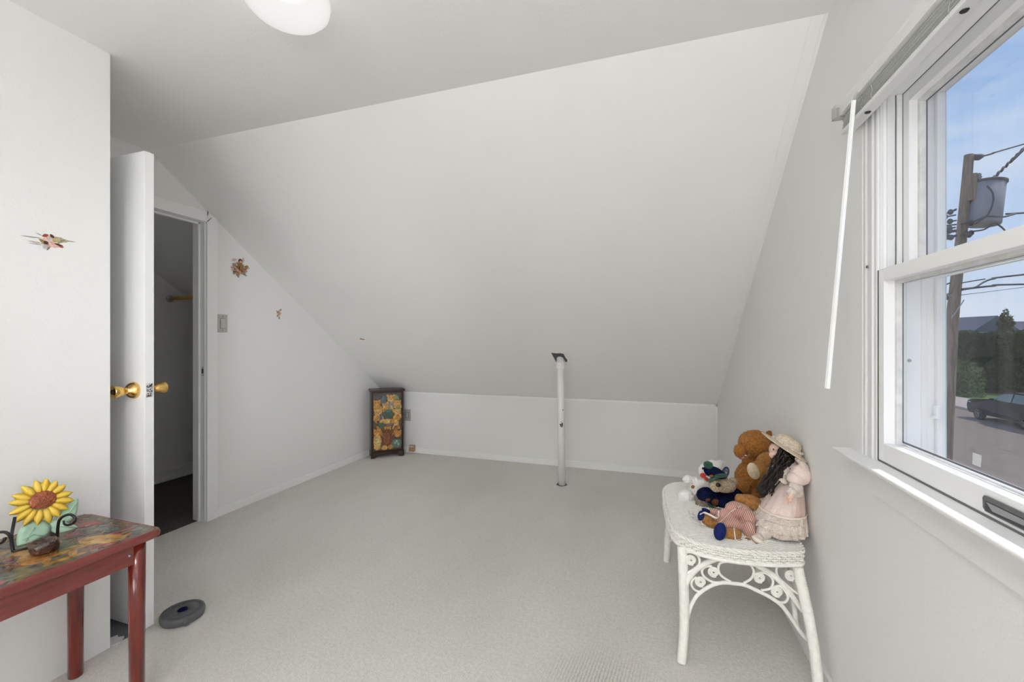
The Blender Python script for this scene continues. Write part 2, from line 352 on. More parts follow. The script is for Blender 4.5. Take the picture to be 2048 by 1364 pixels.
def spline(pts, n=8, closed=False):
    pts = [Vector(p) for p in pts]; out = []; N = len(pts)
    rng = range(N if closed else N-1)
    for i in rng:
        if closed: p0, p1, p2, p3 = pts[(i-1) % N], pts[i], pts[(i+1) % N], pts[(i+2) % N]
        else: p0, p1, p2, p3 = pts[max(i-1, 0)], pts[i], pts[i+1], pts[min(i+2, N-1)]
        for k in range(n):
            t = k/n
            out.append(.5*((2*p1)+(-p0+p2)*t+(2*p0-5*p1+4*p2-p3)*t*t+(-p0+3*p1-3*p2+p3)*t**3))
    if not closed: out.append(pts[-1])
    return out
def color_mesh(name, shapes, frame, m, parent=None, step=.00015, n=14, clip=None):
    """flat print: shapes = (kind, cx, cy, rx, ry, rotdeg, rgb); frame(u, v, h) -> 3D. Layers lie a hair above each other."""
    vs, fs, cols = [], [], []
    for i, sh in enumerate(shapes):
        kind, cx, cy, rx, ry, rot, rgb = sh; r = math.radians(rot); pts = []
        if kind == 'e': pts = [(math.cos(2*PI*k/n), math.sin(2*PI*k/n)) for k in range(n)]
        elif kind == 'r': pts = [(-1, -1), (1, -1), (1, 1), (-1, 1)]
        elif kind == 'l': pts = [(-1, 0), (-.5, .6), (.1, .9), (.6, .55), (1, 0), (.6, -.55), (.1, -.9), (-.5, -.6)]
        st = len(vs)
        for x, y in pts:
            X = x*rx; Y = y*ry; U = cx+X*math.cos(r)-Y*math.sin(r); V = cy+X*math.sin(r)+Y*math.cos(r)
            if clip: U = min(max(U, clip[0]), clip[1]); V = min(max(V, clip[2]), clip[3])
            vs.append(frame(U, V, .0004+i*step)); cols.append(rgb)
        fs.append(tuple(range(st, len(vs))))
    base = Vector(parent['_base']) if parent is not None else Vector((0, 0, 0))
    me = bpy.data.meshes.new(name); me.from_pydata([tuple(Vector(v)-base) for v in vs], [], fs)
    ca = me.color_attributes.new('Col', 'FLOAT_COLOR', 'POINT')
    for i, c in enumerate(cols): ca.data[i].color = (*c, 1)
    me.materials.append(m); o = bpy.data.objects.new(name, me); COL.objects.link(o)
    if parent is not None: o.parent = parent; o['_base'] = parent['_base']
    return o

# ------------------------------------------------------------------ room shell
XL, XN, YN, YB, ZC = -2.87, -2.053, 1.12, 4.11, 2.372
YC = 1.755; KZ = .665
def slz(y): return ZC-(y-YC)*(ZC-KZ)/(YB-YC)
def wx(y): return .598-.0135*(y-1.5)
XO = .745; XF = -4.04
# floor: beige carpet, dark carpet in closet, grey patch in the alcove
struct(MB().box(XN, XO, -3.5, YB+.1, -.1, 0).build('floor', M['carpet']))
struct(MB().box(XL-.06, XN, 1.262, YB+.1, -.1, 0).build('floor', M['carpet']))
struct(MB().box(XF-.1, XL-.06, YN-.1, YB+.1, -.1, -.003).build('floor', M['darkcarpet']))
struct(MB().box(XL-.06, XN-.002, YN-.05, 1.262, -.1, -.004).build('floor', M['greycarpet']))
sc_ = MB(); pol = [(-2.053, 1.124), (-2.047, 1.150), (-2.068, 1.176), (-2.085, 1.165), (-2.10, 1.172), (-2.118, 1.135), (-2.11, 1.122)]
sc_.prism(pol, lambda p: (p[0], p[1], -.003), lambda p: (p[0], p[1], .004+.004*random.random()))
tag(sc_.build('carpet_scrap', M['scrap']), 'torn white scrap on the grey carpet beside the wall corner and open door', 'scrap')
# ceiling and slope
struct(MB().box(XF-.1, XO, -3.6, YC, ZC, ZC+.1).build('ceiling', M['ceil']))
sl = MB(); sl.prism([(YC, ZC), (YB+.1, slz(YB+.1)), (YB+.1, slz(YB+.1)+.1), (YC, ZC+.1)], lambda p: (XF-.1, p[0], p[1]), lambda p: (XO, p[0], p[1]))
struct(sl.build('ceiling_slope', M['ceil']))
# knee wall and rear wall
struct(MB().box(XF-.1, XO, YB, YB+.1, 0, KZ+.02).build('wall_back', M['wall']))
struct(MB().box(XN-.1, XO, -3.6, -3.5, 0, ZC).build('wall_front', M['wall']))
# near left block (its side towards the room and its return)
struct(MB().box(XF-.1, XN, -3.6, YN, 0, ZC).build('wall_left_near', M['wall']))
# closet end wall
struct(MB().prism([(YN, 0), (YB, 0), (YB, slz(YB)), (YC, ZC), (YN, ZC)], lambda p: (XF-.1, p[0], p[1]), lambda p: (XF, p[0], p[1])).build('wall_closet', M['wall']))
# left wall with door opening
DY0, DY1, DZ = 1.245, 2.095, 2.035
wl = MB(); fa = lambda p: (XL, p[0], p[1]); fb = lambda p: (XL-.10, p[0], p[1])
wl.prism([(YN, 0), (DY0-.012, 0), (DY0-.012, ZC), (YN, ZC)], fa, fb)
wl.prism([(DY0-.012, 2.04), (DY1+.012, 2.04), (DY1+.012, slz(DY1+.012)), (YC, ZC), (DY0-.012, ZC)], fa, fb)
wl.prism([(DY1+.012, 0), (YB, 0), (YB, slz(YB)), (DY1+.012, slz(DY1+.012))], fa, fb)
struct(wl.build('wall_left', M['wall']))
# right wall round the window opening
WY0, WY1, WZ0, WZ1 = .50, 1.43, .885, 1.90
wr = MB(); ga = lambda p: (wx(p[0]), p[0], p[1]); gb = lambda p: (XO, p[0], p[1])
wr.prism([(-3.5, 0), (WY0, 0), (WY0, ZC), (-3.5, ZC)], ga, gb)
wr.prism([(WY0, 0), (WY1, 0), (WY1, WZ0), (WY0, WZ0)], ga, gb)
wr.prism([(WY0, WZ1), (WY1, WZ1), (WY1, ZC), (WY0, ZC)], ga, gb)
wr.prism([(WY1, 0), (YB, 0), (YB, slz(YB)), (YC, ZC), (WY1, ZC)], ga, gb)
struct(wr.build('wall_right', M['wall']))
# baseboards
struct(MB().box(XL, XL+.014, DY1+.077, YB, 0, .062, .003).build('baseboard_left', M['trim']))
struct(MB().box(XL, wx(YB), YB-.014, YB, 0, .062, .003).build('baseboard_back', M['trim']))
b_ = MB(); b_.prism([(1.0, 0), (YB, 0), (YB, .06), (1.0, .06)], lambda p: (wx(p[0])-.013, p[0], p[1]), lambda p: (wx(p[0]), p[0], p[1])); struct(b_.build('baseboard_right', M['trim']))
bb = MB().box(XF, XF+.016, YN, YB, 0, .10, .004); bb.box(XF+.016, XF+.03, YN, YB, 0, .03, .006); struct(bb.build('baseboard_closet', M['trim']))
# corner beads: knee wall top and right-hand corner of the slope
struct(MB().box(XL, wx(YB), YB-.006, YB, KZ-.016, KZ, .001).build('trim_1', M['trim']))
struct(MB().box(wx(YB)-.012, wx(YB), YB-.006, YB, .06, KZ, .001).build('trim_2', M['trim']))
tt = MB()
for i in range(2):
    ya, yb = YC-.0, YB-.02
    pass
nrm = Vector((0, -(ZC-KZ), -(YB-YC))).normalized()
a0 = Vector((wx(YC), YC, ZC)); a1 = Vector((wx(YB), YB, KZ))
for off in (.012, .052):
    tt.tube([a0+Vector((-off, 0, 0))+nrm*.0003, a1+Vector((-off*.5, 0, 0))+nrm*.0003], .0016, 6)
struct(tt.build('trim_3', M['ceil']))

# ------------------------------------------------------------------ door frame and door
fr = MB(); cas = []
x0, x1 = XL, XL+.018
yo = DY1+.077
c2 = [(DY1+.006, 0), (yo, 0), (yo, slz(yo)-.002), (DY1+.006, min(2.105, slz(DY1+.006)-.002))]
fr.prism(c2, lambda p: (x0, p[0], p[1]), lambda p: (x1, p[0], p[1])); struct(fr.build('trim_4', M['trim']))
fr = MB(); yk = YC+(ZC-2.105)/((ZC-KZ)/(YB-YC))
fr.prism([(DY0-.05, 2.032), (DY1+.004, 2.032), (yk-.014, 2.106), (DY0-.05, 2.106)], lambda p: (x0, p[0], p[1]), lambda p: (x1, p[0], p[1])); struct(fr.build('trim_5', M['trim']))
shade_mitre = MB(); shade_mitre.prism([(DY0-.05, 2.1065), (yk-.016, 2.1065), (yk-.018, 2.1115), (DY0-.05, 2.1115)], lambda p: (x0, p[0], p[1]), lambda p: (x0+.0015, p[0], p[1])); shade_mitre.prism([(yo+.001, .0), (yo+.003, .0), (yo+.003, 2.05), (yo+.001, 2.05)], lambda p: (x0, p[0], p[1]), lambda p: (x0+.001, p[0], p[1]))  # dark strips stand for shade along the casing edges; mitre joint line follows
shade_mitre.prism([(DY1+.002, 2.034), (DY1+.010, 2.034), (DY1+.036, 2.066), (DY1+.033, 2.068)], lambda p: (x1-.001, p[0], p[1]), lambda p: (x1+.0006, p[0], p[1])); struct(shade_mitre.build('casing_shade_mitre', M['screw']))
fr = MB().box(x0, x1, DY0-.075, DY0-.002, 0, 2.03, .002); struct(fr.build('trim_6', M['trim']))
jb = MB().box(XL-.11, XL+.001, DY1, DY1+.012, 0, 2.03); jb.box(XL-.11, XL+.001, DY0-.012, DY0, 0, 2.03); jb.box(XL-.11, XL+.001, DY0, DY1, 2.03, 2.04)
jamb = struct(jb.build('trim_7', M['trim']))
st = MB().box(XL-.058, XL-.040, DY1-.012, DY1, 0, 2.03, .002); st.box(XL-.058, XL-.040, DY0, DY1, 2.018, 2.03, .002); st.build('door_stop', M['trim'], jamb)
st = MB().box(XL-.03, XL-.005, DY1-.0015, DY1, .99, 1.05); st.build('strike_plate', M['latch'], jamb)
st = MB().box(XL-.024, XL-.010, DY1-.002, DY1, 1.005, 1.035); st.build('latch_hole', M['darkhole'], jamb)
# door slab open at right angles to the wall
DX0, DX1, DYa, DYb = XL+.012, -2.022, 1.223, 1.259
dr = struct(MB().box(DX0, DX1, DYa, DYb, .012, 2.026, .0015).build('door_1', M['door']))
kx, kz = -2.083, 1.016
def knob(side, keyed):
    y = DYa if side < 0 else DYb; ax = (0, side, 0)
    k = MB(); k.lathe([(0, -.001), (.035, 0), (.036, .004), (.034, .011), (.028, .021), (.020, .027), (.0150, .032), (.0140, .038), (.0150, .042)], (kx, y, kz), ax, 28); k.build('knob_rose', M['brass'], dr, True)
    k = MB(); k.lathe([(.0140, .038), (.0165, .042), (.0205, .052), (.0240, .064), (.0262, .074), (.0262, .078), (.0245, .081), (.0215, .080), (.0205, .078), (.006, .078), (0, .078)], (kx, y, kz), ax, 28); kn = k.build('door_knob', M['brass'], dr, True)
    if keyed:
        k = MB(); k.lathe([(0, .0785), (.0105, .0785), (.0105, .0815), (.008, .0825), (0, .0825)], (kx, y, kz), ax, 20); k.build('key_cylinder', M['darkhole'], kn, True)
knob(-1, True); knob(1, False)
lp = MB().box(DX1-.0005, DX1+.0012, DYa+.006, DYb-.006, kz-.03, kz+.03); lpo = lp.build('latch_plate', M['latch'], dr)
lt = MB()
random.seed(3)
for i in range(26):
    yy = DYa+.008+random.random()*(.020); zz = kz-.026+random.random()*.05; a = .0008+random.random()*.0022; b = .0008+random.random()*.003
    lt.box(DX1+.0012, DX1+.0015, yy-a, yy+a, zz-b, zz+b)
lt.build('paint_chip', M['chip'], lpo)['kind'] = 'stuff'
hg = MB()
for z in (.25, 1.75):
    h = MB(); h.tube([(DX0-.006, DYa-.004, z-.045), (DX0-.006, DYa-.004, z+.045)], .006, 10); h.build('hinge', M['trim'], dr)
# closet rod
rd = thing('closet_rod', (XF, 2.64, 1.60), 'yellow closet rod under the sloped closet ceiling behind the open door', 'rod')
MB().tube([(XF+.004, 2.64, 1.60), (XL-.10, 2.64, 1.60)], .016, 14).build('rod', M['rod'], rd, True)
MB().lathe([(0, 0), (.032, 0), (.032, .006), (.022, .012), (.022, .02), (0, .02)], (XF, 2.64, 1.60), (1, 0, 0), 20).build('rod_socket', M['plate'], rd, True)
# ------------------------------------------------------------------ wall plates
sw = thing('light_switch', (XL, 2.218, 1.349), 'beige rocker light switch on the wall beside the closet door casing', 'switch')
MB().box(XL, XL+.006, 2.183, 2.255, 1.286, 1.412, .002).build('switch_plate', M['plate'], sw)
MB().box(XL+.005, XL+.0065, 2.200, 2.238, 1.312, 1.386).build('rocker_frame', M['screw'], sw)
r_ = MB(); r_.prism([(XL+.004, 1.315), (XL+.009, 1.315), (XL+.0115, 1.350), (XL+.0075, 1.383), (XL+.004, 1.383)], lambda p: (p[0], 2.202, p[1]), lambda p: (p[0], 2.236, p[1])); r_.build('rocker', M['rocker'], sw)
for z in (1.299, 1.399): MB().lathe([(0, .0075), (.0028, .0072), (.0032, .006)], (XL, 2.219, z), (1, 0, 0), 10).build('screw', M['screw'], sw)
ot = thing('wall_outlet', (-2.548, YB, .41), 'grey rocker outlet plate on the low wall beside the bear cabinet', 'outlet')
MB().box(-2.585, -2.507, YB-.007, YB, .345, .472, .002).build('outlet_plate', M['plate'], ot)
MB().box(-2.566, -2.526, YB-.009, YB-.006, .375, .442).build('socket_frame', M['screw'], ot)
MB().box(-2.562, -2.530, YB-.012, YB-.006, .379, .438, .002).build('socket_face', M['rocker'], ot)
for z in (.357, .460): MB().lathe([(0, .0085), (.003, .008), (.003, .006)], (-2.546, YB, z), (0, -1, 0), 10).build('screw', M['screw'], ot)
ob = thing('phone_jack', (-2.47, YB-.014, .02), 'small tan jack box mounted on the baseboard beside the bear cabinet', 'jack')
MB().box(-2.502, -2.440, YB-.050, YB-.014, .020, .088, .004).build('jack_box', M['boxw'], ob)
MB().box(-2.498, -2.444, YB-.0515, YB-.049, .066, .086, .001).build('jack_rim', M['rocker'], ob)
for x in (-2.487, -2.455): MB().lathe([(0, .003), (.004, .002), (.0045, 0)], (x, YB-.050, .052), (0, -1, 0), 10).build('screw', M['screw'], ob)
# ------------------------------------------------------------------ ceiling light
LX, LY = -1.10, 1.065
cl = thing('ceiling_light', (LX, LY, ZC), 'round white opal glass dome light on the ceiling, switched on', 'ceiling light')
MB().lathe([(0, 0), (.080, 0), (.080, -.012), (.076, -.018), (0, -.018)], (LX, LY, ZC), (0, 0, 1), 40).build('canopy', M['blindw'], cl, True)
dm = MB(); dm.lathe([(.080, -.016), (.108, -.022), (.125, -.036), (.130, -.056), (.125, -.078), (.107, -.098), (.080, -.112), (.044, -.120), (0, -.123)], (LX, LY, ZC), (0, 0, 1), 48)
dm.build('glass_dome', M['dome'], cl, True)
bl = light('bulb_light', 'POINT', (LX-.02, LY-.03, ZC-.065), 4, (1, .99, .97), shadow_soft_size=.05)
# ------------------------------------------------------------------ pipe
px0, py0 = -.716, 3.581
pp = thing('vent_pipe', (px0, py0, 0), 'white painted metal pipe standing on the carpet up to the sloped ceiling', 'pipe')
tx, ty = -.722, 3.545
zt = slz(ty)
def pl_(z): k = z/1.15; return (px0+(tx-px0)*k, py0+(ty-py0)*k, z)
MB().tube([pl_(-.02), pl_(.5), pl_(zt+.05)], .031, 24).build('pipe_tube', M['pipe'], pp, True)
MB().tube([pl_(.985), pl_(.99), pl_(1.045), pl_(1.05)], [.033, .0375, .0375, .034], 24).build('pipe_collar', M['pipe'], pp, True)
ch = MB()
for (ppx, ppy, a, b) in ((1123, 851, 3.0, 3.4), (1121.5, 849, 2.4, 2.0), (1124.5, 848, 1.6, 3), (1122, 844, 1.0, 1), (1126, 820, 1.2, 1.2)):
    k = 3.6/FOC; cpt = P(ppx, ppy, 3.5765)
    ch.ell(cpt, (a*k, .0025, b*k), None, 2)
ch.build('paint_chip', M['chip'], pp)['kind'] = 'stuff'
# ragged hole in the slope around the pipe top
hl = MB(); hp = []
for k, (dx, dy) in enumerate([(-.062, -.062), (-.02, -.055), (.018, -.058), (.042, -.048), (.046, -.01), (.058, .02), (.05, .05), (.038, .045), (.03, .0), (-.03, .02), (-.045, .05), (-.052, 0)]):
    y = ty-.01+dy; hp.append((tx+dx, y))
hl.prism(hp, lambda p: (p[0], p[1], slz(p[1])-.0012), lambda p: (p[0], p[1], slz(p[1])+.001)); hl.build('ceiling_gap', M['chip'], pp)
# ragged dark ring in the carpet
MB().lathe([(.030, .0005), (.040, .0015), (.046, .0005)], (px0, py0, 0), (0, 0, 1), 24, fn=lambda a, h: 1+.05*math.sin(a*5)).build('carpet_hole_edge', M['greycarpet'], pp)
# ------------------------------------------------------------------ fairy wall decals
FL = {'pink': (.62, .33, .27), 'pk2': (.72, .46, .40), 'olive': (.28, .20, .08), 'brown': (.09, .03, .015), 'gold': (.33, .17, .03), 'leaf': (.26, .22, .15), 'skin': (.70, .42, .30), 'wing': (.56, .48, .46), 'red': (.34, .07, .05), 'grey': (.33, .31, .28), 'sage': (.36, .36, .27)}
def decal(name, label, loc, frame, shapes):
    t = thing(name, loc, label, 'wall decal'); color_mesh('fairy_print', shapes, frame, M['decal'], t, step=.00008, n=10); return t
def leftframe(y0, z0, s): return lambda u, v, h: (XL+h, y0+u*s, z0+v*s)
def nearframe(y0, z0, s): return lambda u, v, h: (XN+h, y0+u*s, z0+v*s)
def bouquet(n, seed, w=1.0, hgt=1.0, cx=0, cy=0):
    rr = random.Random(seed); out = []
    for i in range(n):
        a = rr.random()*2*PI; q = rr.random()**.6
        c = rr.choice([FL['pink'], FL['pk2'], FL['leaf'], FL['pink'], FL['olive'], FL['grey'], FL['red'], FL['pk2']])
        out.append(('l', cx+math.cos(a)*q*w, cy+math.sin(a)*q*hgt, .26+.1*rr.random(), .11, math.degrees(a)+rr.uniform(-25, 25), c))
    for i in range(n//2):
        a = rr.random()*2*PI; q = rr.random()*.75
        out.append(('e', cx+math.cos(a)*q*w, cy+math.sin(a)*q*hgt, .09, .08, 0, rr.choice([FL['red'], FL['pk2'], FL['brown'], FL['gold']])))
    return out
s1 = [('l', -.65, .75, .36, .2, 20, FL['wing']), ('l', .42, .85, .44, .18, 75, FL['wing'])]+bouquet(70, 5, .85, .62, -.05, -.25)
s1 += [('l', .15, .05, .5, .14, -55, FL['gold']), ('l', .35, -.05, .42, .12, -20, FL['olive']), ('l', .75, .2, .3, .2, 20, FL['gold']), ('e', .02, .42, .2, .16, 0, FL['gold']), ('l', -.32, .38, .24, .09, 35, FL['gold']), ('e', -.45, .25, .12, .12, 0, FL['skin']), ('e', .0, .76, .24, .22, 0, FL['brown']), ('e', .03, .66, .13, .14, 0, FL['skin'])]
s1 += [('l', -.35, -.9, .34, .13, -50, FL['leaf']), ('l', .55, -.7, .3, .12, -35, FL['leaf']), ('l', .95, .15, .22, .1, -30, FL['grey']), ('l', -.8, -.05, .22, .09, -60, FL['grey'])]
decal('wall_decal', 'flower fairy sticker above the light switch, largest on the wall', (XL, 2.352, 1.764), leftframe(2.352, 1.764, .066), s1)
s2 = bouquet(24, 11, .5, .75)+[('e', 0, .1, .2, .16, 0, FL['pink']), ('l', .45, .75, .36, .24, 60, FL['sage']), ('l', .1, -.85, .35, .18, -60, FL['leaf'])]
decal('wall_decal', 'small pink blossom sticker with one green leaf on the flowered wall', (XL, 2.695, 1.447), leftframe(2.697, 1.447, .040), s2)
s3 = [('l', -1.6, .1, 1.0, .08, 3, FL['grey']), ('l', -.9, .55, .4, .06, -20, FL['grey']), ('l', -1.2, -.45, .8, .14, -4, FL['wing']), ('l', 1.6, .35, .9, .09, 3, FL['sage']), ('l', -1.25, -.65, .7, .05, 0, FL['grey'])]
s3 += [('l', .9, .35, .75, .35, -12, (.42, .38, .25)), ('l', 1.05, .15, .6, .16, 40, (.30, .28, .17)), ('e', 0, .1, .65, .55, 0, FL['pk2']), ('l', -.4, .55, .34, .22, 30, FL['red']), ('l', .2, .60, .3, .2, -50, FL['brown']), ('e', -.02, .15, .25, .25, 0, (.55, .52, .50)), ('e', .5, .2, .3, .28, 0, (.50, .38, .17)), ('l', .4, -.45, .8, .35, 10, FL['pk2']), ('l', 1.0, -.42, .3, .22, -30, FL['red']), ('l', -.55, -.25, .55, .25, -35, FL['olive']), ('e', -.35, -.3, .22, .2, 0, FL['brown']), ('e', -.35, -.8, .32, .3, 0, FL['wing']), ('l', -.15, -.95, .3, .1, 60, FL['leaf']), ('l', .75, -.3, .4, .14, -10, FL['brown'])]
decal('wall_decal', 'blossom fairy sticker with long thin wings on the near wall above the sunflower', (XN, .937, 1.584), nearframe(.940, 1.585, .030), s3)
nm = Vector((0, (ZC-KZ), (YB-YC))).normalized(); dn = Vector((0, (YB-YC), -(ZC-KZ))).normalized()
fc = Vector((-2.534, 3.312, slz(3.312)))
s4 = [('l', -.5, .1, .5, .35, 0, FL['leaf']), ('e', .05, .15, .35, .35, 0, FL['pink']), ('l', .55, -.2, .5, .3, -15, FL['brown']), ('l', -.1, -.2, .8, .2, 5, FL['gold']), ('e', -.3, .25, .2, .2, 0, FL['red']), ('e', .4, .2, .2, .2, 0, FL['pk2'])]
decal('wall_decal', 'tiny brown blossom sticker on the sloped ceiling above the bear cabinet', tuple(fc), lambda u, v, h: tuple(fc+Vector((u*.026, 0, 0))-dn*(v*.026)-nm*h), s4)

# ------------------------------------------------------------------ bear cabinet
CA = Vector((-2.755, 3.744, 0)); CB = Vector((-2.503, 3.968, 0)); cu = (CB-CA).normalized(); cvd = Vector((-cu.y, cu.x, 0))
cw = (CB-CA).length; CDP = .17; CHT = .715
cab = thing('bear_cabinet', tuple((CA+CB)/2), 'narrow dark wooden cabinet with a painted teddy bear door in the far corner', 'cabinet')
def cabf(u, d, z): return tuple(CA+cu*u+cvd*d+Vector((0, 0, z)))
def cbox(name, u0, u1, d0, d1, z0, z1, m, par=None, bev=.002):
    b = MB(); b.box(u0, u1, d0, d1, z0, z1, bev); 
    for v in b.bm.verts: v.co = Vector(cabf(v.co.x, v.co.y, v.co.z))
    return b.build(name, m, par or cab)
body = cbox('cabinet_body', .012, cw-.012, .010, CDP, .06, CHT-.02, M['darkwood'])
cbox('cabinet_top', -.010, cw+.010, -.012, CDP+.005, CHT-.022, CHT, M['darkwood'], bev=.006)
cbox('cabinet_side', .004, .016, .004, CDP, .05, CHT-.02, M['darkwood']); cbox('cabinet_side', cw-.016, cw-.004, .004, CDP, .05, CHT-.02, M['darkwood'])
# scalloped plinth
pf = [(0, 0)]; pf += [(.035, 0), (.055, .018), (.08, .030), (cw/2, .034), (cw-.08, .030), (cw-.055, .018), (cw-.035, 0), (cw, 0), (cw, .062), (0, .062)]
b = MB(); b.prism(pf, lambda p: cabf(p[0], -.004, p[1]), lambda p: cabf(p[0], .012, p[1])); b.build('plinth', M['darkwood'], cab)
b = MB(); b.prism([(0, 0), (.03, 0), (.05, .02), (CDP-.05, .02), (CDP-.03, 0), (CDP, 0), (CDP, .062), (0, .062)], lambda p: cabf(0, p[0], p[1]), lambda p: cabf(.012, p[0], p[1])); b.build('plinth', M['darkwood'], cab)
b = MB(); b.prism([(0, 0), (.03, 0), (.05, .02), (CDP-.05, .02), (CDP-.03, 0), (CDP, 0), (CDP, .062), (0, .062)], lambda p: cabf(cw-.012, p[0], p[1]), lambda p: cabf(cw, p[0], p[1])); b.build('plinth', M['darkwood'], cab)
cdoor = cbox('cabinet_door', .020, cw-.020, .002, .012, .070, CHT-.030, M['darkwood'])
# painted bears; u 0..1 across, v 0..1.95 up
O1, O2, O3, DK, GN, BL, BR, CRM = (.46, .22, .045), (.36, .16, .03), (.54, .31, .09), (.035, .03, .028), (.06, .10, .065), (.10, .13, .16), (.16, .05, .02), (.60, .42, .2)
def pbear(x, y, s, c, body=None, tilt=0):
    o = []
    if body: o.append(('e', x, y-1.35*s, 1.0*s, 1.15*s, 0, body)); o += [('e', x-.95*s, y-1.2*s, .32*s, .75*s, -25, c), ('e', x+.95*s, y-1.2*s, .32*s, .75*s, 25, c)]
    d = tuple(q*.55 for q in c)
    o += [('e', x-.72*s, y+.62*s, .36*s, .36*s, 0, d), ('e', x+.72*s, y+.62*s, .36*s, .36*s, 0, d), ('e', x-.72*s, y+.62*s, .24*s, .24*s, 0, c), ('e', x+.72*s, y+.62*s, .24*s, .24*s, 0, c), ('e', x, y, .92*s, .80*s, 0, c), ('e', x, y-.28*s, .42*s, .34*s, 0, tuple(min(1, q*1.35) for q in c)), ('e', x, y-.14*s, .13*s, .10*s, 0, DK), ('e', x-.32*s, y+.16*s, .09*s, .10*s, 0, DK), ('e', x+.32*s, y+.16*s, .09*s, .10*s, 0, DK)]
    return o
sh = [('r', .5, .975, .5, .975, 0, (.09, .065, .04))]
sh += [('r', .5, 1.82, .46, .12, 0, (.07, .075, .08)), ('e', .35, 1.72, .1, .15, 0, BL), ('e', .80, 1.75, .1, .14, 10, (.20, .22, .10))]
sh += pbear(.12, 1.62, .13, O1, O1)+pbear(.62, 1.76, .155, O3, (.25, .24, .18))+pbear(.88, 1.60, .10, O3, (.30, .26, .08))+pbear(.40, 1.52, .10, O3, O1)
sh += pbear(.16, 1.30, .15, O3, O1)+pbear(.86, 1.28, .12, O3, O1)
sh += [('e', .52, 1.22, .20, .16, 0, GN), ('e', .52, 1.34, .12, .06, 0, (.09, .15, .10)), ('l', .70, 1.36, .22, .05, -60, O3), ('r', .26, 1.12, .05, .13, 0, BL)]
sh += [('e', .52, .98, .34, .085, -3, O3), ('e', .50, .98, .05, .09, 0, CRM), ('e', .62, .97, .05, .09, 0, O1), ('e', .74, 1.0, .06, .08, 0, O3)]
sh += pbear(.80, .88, .10, O3, BR)+[('e', .16, .98, .05, .05, 0, DK), ('e', .28, .86, .13, .09, 15, GN), ('e', .56, .86, .12, .06, 0, (.2, .13, .09))]
sh += pbear(.50, .70, .13, O1)+[('e', .46, .42, .26, .30, 0, BR), ('l', .22, .66, .24, .07, 120, O2), ('l', .78, .66, .22, .07, 55, O2), ('e', .46, .40, .12, .22, 0, (.22, .08, .03)), ('e', .38, .08, .11, .09, 0, O3), ('e', .60, .09, .10, .08, 0, O1)]
sh += pbear(.12, .62, .14, O1)+[('e', .13, .33, .15, .24, 0, O3), ('e', .13, .12, .12, .1, 0, O3), ('e', .15, .28, .09, .16, 0, (.50, .40, .16))]
sh += pbear(.86, .52, .14, O1)+[('e', .82, .20, .20, .15, 0, (.10, .17, .12)), ('e', .76, .22, .05, .05, 0, (.25, .34, .27)), ('e', .88, .18, .05, .05, 0, (.27, .33, .24)), ('e', .82, .28, .04, .04, 0, (.3, .36, .3))]
pw, ph = cw-.052, CHT-.118
color_mesh('bear_painting', sh, lambda u, v, h: cabf(.026+u*pw, .002-h, .078+v/1.95*ph), M['cabprint'], cdoor, step=.00001, n=16, clip=(0, 1, 0, 1.95))

# ------------------------------------------------------------------ red side table
TZ = .571; TX1 = -1.622; TX0 = XN+.006; TY1 = 1.045; TY0 = .20
tb = thing('side_table', (-1.84, .62, 0), 'glossy cherry red side table with a decoupage top against the near wall', 'table')
def rrect(x0, x1, y0, y1, rs, n=6):
    out = []
    for (cx, cy, a0, r) in ((x1-rs[0], y1-rs[0], 0, rs[0]), (x0+rs[1], y1-rs[1], 90, rs[1]), (x0+rs[2], y0+rs[2], 180, rs[2]), (x1-rs[3], y0+rs[3], 270, rs[3])):
        for k in range(n+1): a = math.radians(a0+90*k/n); out.append((cx+r*math.cos(a), cy+r*math.sin(a)))
    return out
poly = rrect(TX0, TX1, TY0, TY1, (.035, .035, .035, .035))
t_ = MB(); rings = []
for off, z in ((-.006, TZ-.028), (0, TZ-.022), (.001, TZ-.012), (-.002, TZ-.004), (-.008, TZ)):
    cxm, cym = (TX0+TX1)/2, (TY0+TY1)/2
    rings.append([t_.bm.verts.new((x+off*(1 if x > cxm else -1), y+off*(1 if y > cym else -1), z)) for x, y in poly])
for A, B in zip(rings, rings[1:]):
    for k in range(len(A)): t_.face([A[k], A[(k+1) % len(A)], B[(k+1) % len(A)], B[k]])
t_.face(rings[0][::-1]); t_.face(rings[-1]); ttop = t_.build('table_top', M['cherryedge'], tb, False)
rr = random.Random(21); ts = [('r', .5, .5, .5, .5, 0, (.115, .095, .06))]
pal = [(.33, .16, .03), (.40, .20, .05), (.20, .04, .03), (.25, .06, .05), (.10, .105, .09), (.07, .06, .05), (.30, .17, .05), (.15, .13, .09), (.22, .10, .04), (.12, .045, .05)]
for i in range(170):
    ts.append(('e' if rr.random() < .6 else 'l', rr.random()*.9+.05, rr.random()*.94+.03, .025+rr.random()*.10, .008+rr.random()*.03, rr.random()*180, rr.choice(pal)))
ts += [('e', .30, .92, .13, .035, 20, (.24, .035, .025)), ('e', .38, .83, .17, .05, 5, (.16, .04, .045)), ('e', .62, .93, .13, .03, 0, (.09, .09, .08)), ('e', .80, .86, .17, .045, 8, (.42, .22, .05)), ('e', .84, .85, .09, .02, 8, (.50, .30, .08)), ('e', .66, .70, .16, .055, -10, (.36, .15, .04)), ('e', .5, .72, .10, .05, 10, (.40, .21, .07)), ('e', .86, .60, .10, .07, 0, (.12, .125, .10)), ('e', .92, .52, .06, .045, 0, (.22, .05, .04)), ('e', .70, .48, .17, .07, 15, (.42, .22, .045)), ('e', .55, .45, .12, .05, 0, (.30, .17, .05)), ('e', .80, .36, .13, .07, 0, (.38, .20, .04)), ('e', .80, .36, .09, .05, 0, (.20, .06, .04)), ('e', .92, .30, .06, .05, 0, (.40, .22, .05))]
